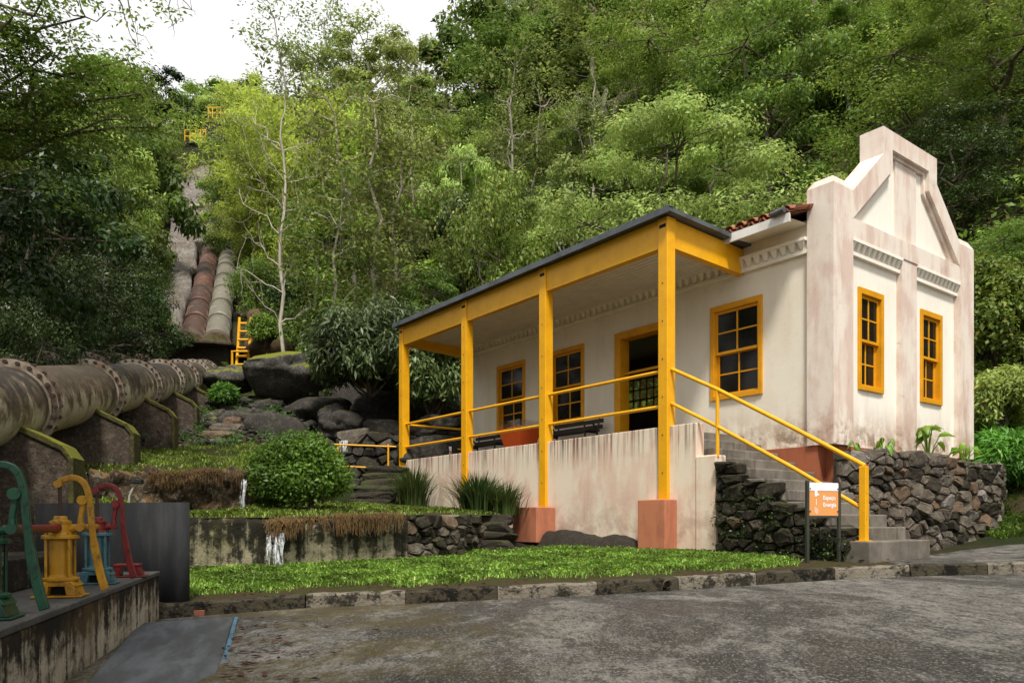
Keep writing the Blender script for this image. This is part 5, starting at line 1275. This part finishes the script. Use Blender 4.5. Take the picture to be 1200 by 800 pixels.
# rubble chips and weeds filling the rockery
rngn = np.random.default_rng(44); V = []; F = []; base_me = rock_mesh('chip', 500, 1, .4, .5); bv = np.array([v.co[:] for v in base_me.vertices]); bf = np.array([p.vertices[:] for p in base_me.polygons]); C = []
for i in range(1500):
    u = rngn.uniform(205, 440); d = rngn.uniform(17.5, 26); x = (u-600)/FPX*d; z = G(x, d)
    sc_ = np.array([1.2, 1, .7])*(.03 + .11*rngn.random()**2.5); a = rngn.random()*6.28; ca, sa = math.cos(a), math.sin(a); q = bv*sc_*(1 + .2*rngn.normal(size=bv.shape)); q = np.stack([q[:,0]*ca - q[:,1]*sa, q[:,0]*sa + q[:,1]*ca, q[:,2]], 1)
    F.append(bf + len(V)*len(bv)); V.append(q + np.array([x, d, z + .02]))
    if i % 6 == 0: C.append((x + rngn.normal()*.1, d, z + .06))
tag(link('rubble_chips', npmesh('rubble_chips', np.concatenate(V), np.concatenate(F), M['boulder_bare'])), 'small broken stones filling the gaps of the rockery', 'rubble', kind='stuff')
C = np.array(C); V, F = clumps_to_leaves(C, np.full((len(C),3), .16)*(.5 + rngn.random((len(C),1))), 36, .075, rngn, .35, .5, .8, .7, .1)
tag(link('rockery_weeds', npmesh('rockery_weeds', V, F, M['leaf_bush'])), 'little weeds growing between the rocks', 'weeds', kind='stuff')
# broad-leaved plants on the rubble wall
def taro(x, y, n, s_, label, seed):
    rng = np.random.default_rng(seed); c = H(x, y, 2.04); o = empty('broad_leaved_plant', c, HR, label, 'plant'); stem = MB()
    for i in range(n):
        a = rng.random()*6.28; h = s_*(.5 + .6*rng.random()); e = Vector((math.cos(a)*s_*.55*rng.random(), math.sin(a)*s_*.55*rng.random(), h)); stem.tube([(0,0,-.05), tuple(e*.5 + Vector((0,0,.05))), tuple(e)], [.012,.009,.006], 5, False)
        m = MB(); L = s_*.34*(.7 + .6*rng.random()); W = L*.42; pr = [(0,0,0),(-.2*L,W*.6,.0),(.1*L,W,-.02),(.6*L,W*.75,-.06),(L,0,-.14),(.6*L,-W*.75,-.06),(.1*L,-W,-.02),(-.2*L,-W*.6,0)]
        cz = (.4*L, 0, .03); m.v = pr + [cz]; m.f = [(8, k_, k_ + 1) for k_ in range(7)] + [(8,7,0)]
        lf_ = m.build('leaf', M['leaf_taro'], o, smooth=True, fix=False); lf_.location = e; lf_.rotation_euler = (rng.normal()*.35, rng.normal()*.35 + .2, a)
    stem.build('stems', M['leaf_taro'], o, fix=False)
taro(1.98, 3.05, 7, .32, 'low broad-leaved plant on the wall below the first gable window', 81); taro(2.12, 4.35, 12, .58, 'tallest broad-leaved plant on the wall below the gable', 82); taro(2.15, 5.75, 9, .45, 'yellowing broad-leaved plant at the far end of the wall top', 83); taro(1.86, 2.45, 4, .25, 'smallest broad-leaved plant near the corner of the base', 84)
# grass: blades as one mass each
def blades(name, grids, n, L, mat, label, seed, dens=None):
    rng = np.random.default_rng(seed); Ps = []
    for g_, cnt_ in grids:
        a, b = g_.shape[:2]; i = rng.random(cnt_)*(a-1); j = rng.random(cnt_)*(b-1); i0 = i.astype(int).clip(0, a-2); j0 = j.astype(int).clip(0, b-2); fi, fj = (i-i0)[:,None], (j-j0)[:,None]
        p = (g_[i0,j0]*(1-fi)*(1-fj) + g_[i0+1,j0]*fi*(1-fj) + g_[i0,j0+1]*(1-fi)*fj + g_[i0+1,j0+1]*fi*fj)
        fr = i/(a-1); keep = np.ones(cnt_, bool)
        if dens: keep = np.array([dens(q, f) > r for q, f, r in zip(p, fr, rng.random(cnt_))])
        Ps.append(p[keep])
    p = np.concatenate(Ps); N = len(p); a = rng.random(N)*6.283; l = L*(.35 + 1.0*rng.random(N)**1.5 + .5*(rng.random(N) > .97)); w_ = .003 + .005*rng.random(N); lean = l*(.3 + .9*rng.random(N))
    d = np.stack([np.cos(a), np.sin(a), np.zeros(N)], 1); s_ = np.stack([-np.sin(a), np.cos(a), np.zeros(N)], 1); up = np.array([0,0,1.])
    v0, v1 = p - s_*w_[:,None], p + s_*w_[:,None]; m_ = p + d*(lean*.45)[:,None] + up*(l*.75)[:,None]; t_ = p + d*lean[:,None] + up*(l*.85)[:,None]
    V = np.stack([v0, v1, m_ + s_*(w_*.9)[:,None], t_, m_ - s_*(w_*.9)[:,None]], 1).reshape(-1,3); base = np.arange(N)*5
    F = np.stack([base, base+1, base+2, base+3, base+4], 1); o = link(name, npmesh(name, V, F, M[mat])); return tag(o, label, 'grass', kind='stuff')
def lawn_d(q, f):
    u, v = px(*q); e = sstep(.10, .30, f + .12*noise.noise((q[0]*2.2, q[1]*2.2, 0)))
    if u > 880: e *= max(0, 1 - (u-880)/60)
    if f > .93 and u > 560: e *= .5
    return e*(.55 + .6*sstep(-.3,.2, noise.noise((q[0]*1.1, q[1]*1.1, 4))))
blades('lawn_grass', [(lawn_g, 150000)], 0, .05, 'grass', 'bright green clover-like grass of the lawn strip', 91, lawn_d)
blades('terrace_grass', [(ter_g, 36000), (ter2_g, 26000)], 0, .06, 'grass', 'green grass on the terraces behind the retaining wall', 92, lambda q, f: .75*sstep(-.35,.1, noise.noise((q[0]*1.3, q[1]*1.3, 2))))
gp = np.array([[(x_, y_, G(x_, y_) + .01) for x_ in np.linspace(8.6, 13.5, 9)] for y_ in np.linspace(13.4, 18.5, 9)])
blades('bank_grass', [(gp, 42000)], 0, .11, 'grass', 'taller bright grass on the bank right of the rubble wall', 93)
rngn = np.random.default_rng(15); C = []
while len(C) < 420:
    g_ = lawn_g if len(C) < 300 else ter_g
    i, j = rngn.integers(2, g_.shape[0]-1), rngn.integers(0, g_.shape[1]-1); p = g_[i,j] + (g_[i,j+1]-g_[i,j])*rngn.random() + (g_[i+1,j]-g_[i,j])*rngn.random() if i+1 < g_.shape[0] else g_[i,j]
    if px(*p)[0] < 900 and noise.noise((p[0]*1.5, p[1]*1.5, 9)) > -.1: C.append(tuple(p + np.array([0,0,.03])))
C = np.array(C); V, F = clumps_to_leaves(C, np.full((len(C),3), .07)*np.array([1.3,1.3,.5]), 26, .035, rngn, .7, .3, 1.2, .6, 0)
tag(link('lawn_weeds', npmesh('lawn_weeds', V, F, M['leaf_bush'])), 'small round-leaved weeds scattered through the lawn', 'weeds', kind='stuff')
# small plants clinging to the dark rubble under the steps
C = []
for i in range(75):
    f = rngn.random(); x = .98 + 2.1*f; zt_2 = FL - .12 - .177*(x/.335); z = rngn.uniform(.45, max(.6, zt_2 - .05)); C.append(tuple(H(x, -.04, z)))
C = np.array(C); V, F = clumps_to_leaves(C, np.full((len(C),3), .09), 30, .035, rngn, .6, .4, .6, .8, .3)
tag(link('wall_moss_plants', npmesh('wall_moss_plants', V, F, M['leaf_dark'])), 'dark creeping plants clinging to the rubble under the steps', 'creeper', kind='stuff')
# brown root fringe hanging over the retaining wall
rngn = np.random.default_rng(8); V = []; F = []
fr = [P(318,612,10.1), P(400,606,10.5), P(478,604,10.85)]; fr2 = [P(180,556,11.7), P(245,553,12.1), P(284,556,12.5)]
for line_, n_ in ((fr, 2200), (fr2, 1200)):
    for i in range(n_):
        f = rngn.random()*2; j = int(f); p = line_[j].lerp(line_[j+1], f-j); 
        if noise.noise((p.x*1.7, 3, 0)) < -.15 and rngn.random() < .8: continue
        p = p + Vector((rngn.normal()*.05, -.05 - .06*rngn.random(), .02 + rngn.normal()*.025)); l = .03 + .24*rngn.random()**3; b = len(V); w_ = .005; sx_ = rngn.normal()*.04
        V += [(p.x-w_, p.y, p.z), (p.x+w_, p.y, p.z), (p.x+sx_+w_*.5, p.y-.03, p.z-l), (p.x+sx_-w_*.5, p.y-.03, p.z-l)]; F.append((b,b+1,b+2,b+3))
tag(link('root_fringe', npmesh('root_fringe', np.array(V), np.array(F), M['drygrass'])), 'brown roots and dry moss hanging over the walls', 'roots', kind='stuff')
# fallen leaves on the road
V = []; F = []; rngn = np.random.default_rng(9)
for i in range(70):
    u = 262 + abs(rngn.normal())*70; v = rngn.uniform(724, 800); p = roadpt(u, v); a = rngn.random()*6.28; l = .025 + .03*rngn.random(); b = len(V); z = p.z + .006
    ca, sa = math.cos(a)*l, math.sin(a)*l; V += [(p.x-ca, p.y-sa, z), (p.x+sa*.4, p.y-ca*.4, z+.012), (p.x+ca, p.y+sa, z+.004+.02*rngn.random()), (p.x-sa*.4, p.y+ca*.4, z+.015)]; F.append((b,b+1,b+2,b+3))
for i in range(160):
    g_ = lawn_g[rngn.integers(0,4), rngn.integers(0, lawn_g.shape[1])]; a = rngn.random()*6.28; l = .02 + .03*rngn.random(); b = len(V); p = Vector(g_) + Vector((rngn.normal()*.2, rngn.normal()*.05, .03)); ca, sa = math.cos(a)*l, math.sin(a)*l
    V += [(p.x-ca, p.y-sa, p.z), (p.x+sa*.4, p.y-ca*.4, p.z+.012), (p.x+ca, p.y+sa, p.z+.01), (p.x-sa*.4, p.y+ca*.4, p.z+.015)]; F.append((b,b+1,b+2,b+3))
tag(link('fallen_leaves', npmesh('fallen_leaves', np.array(V), np.array(F), M['litter'])), 'brown fallen leaves scattered on road and lawn edge', 'leaves', kind='stuff')
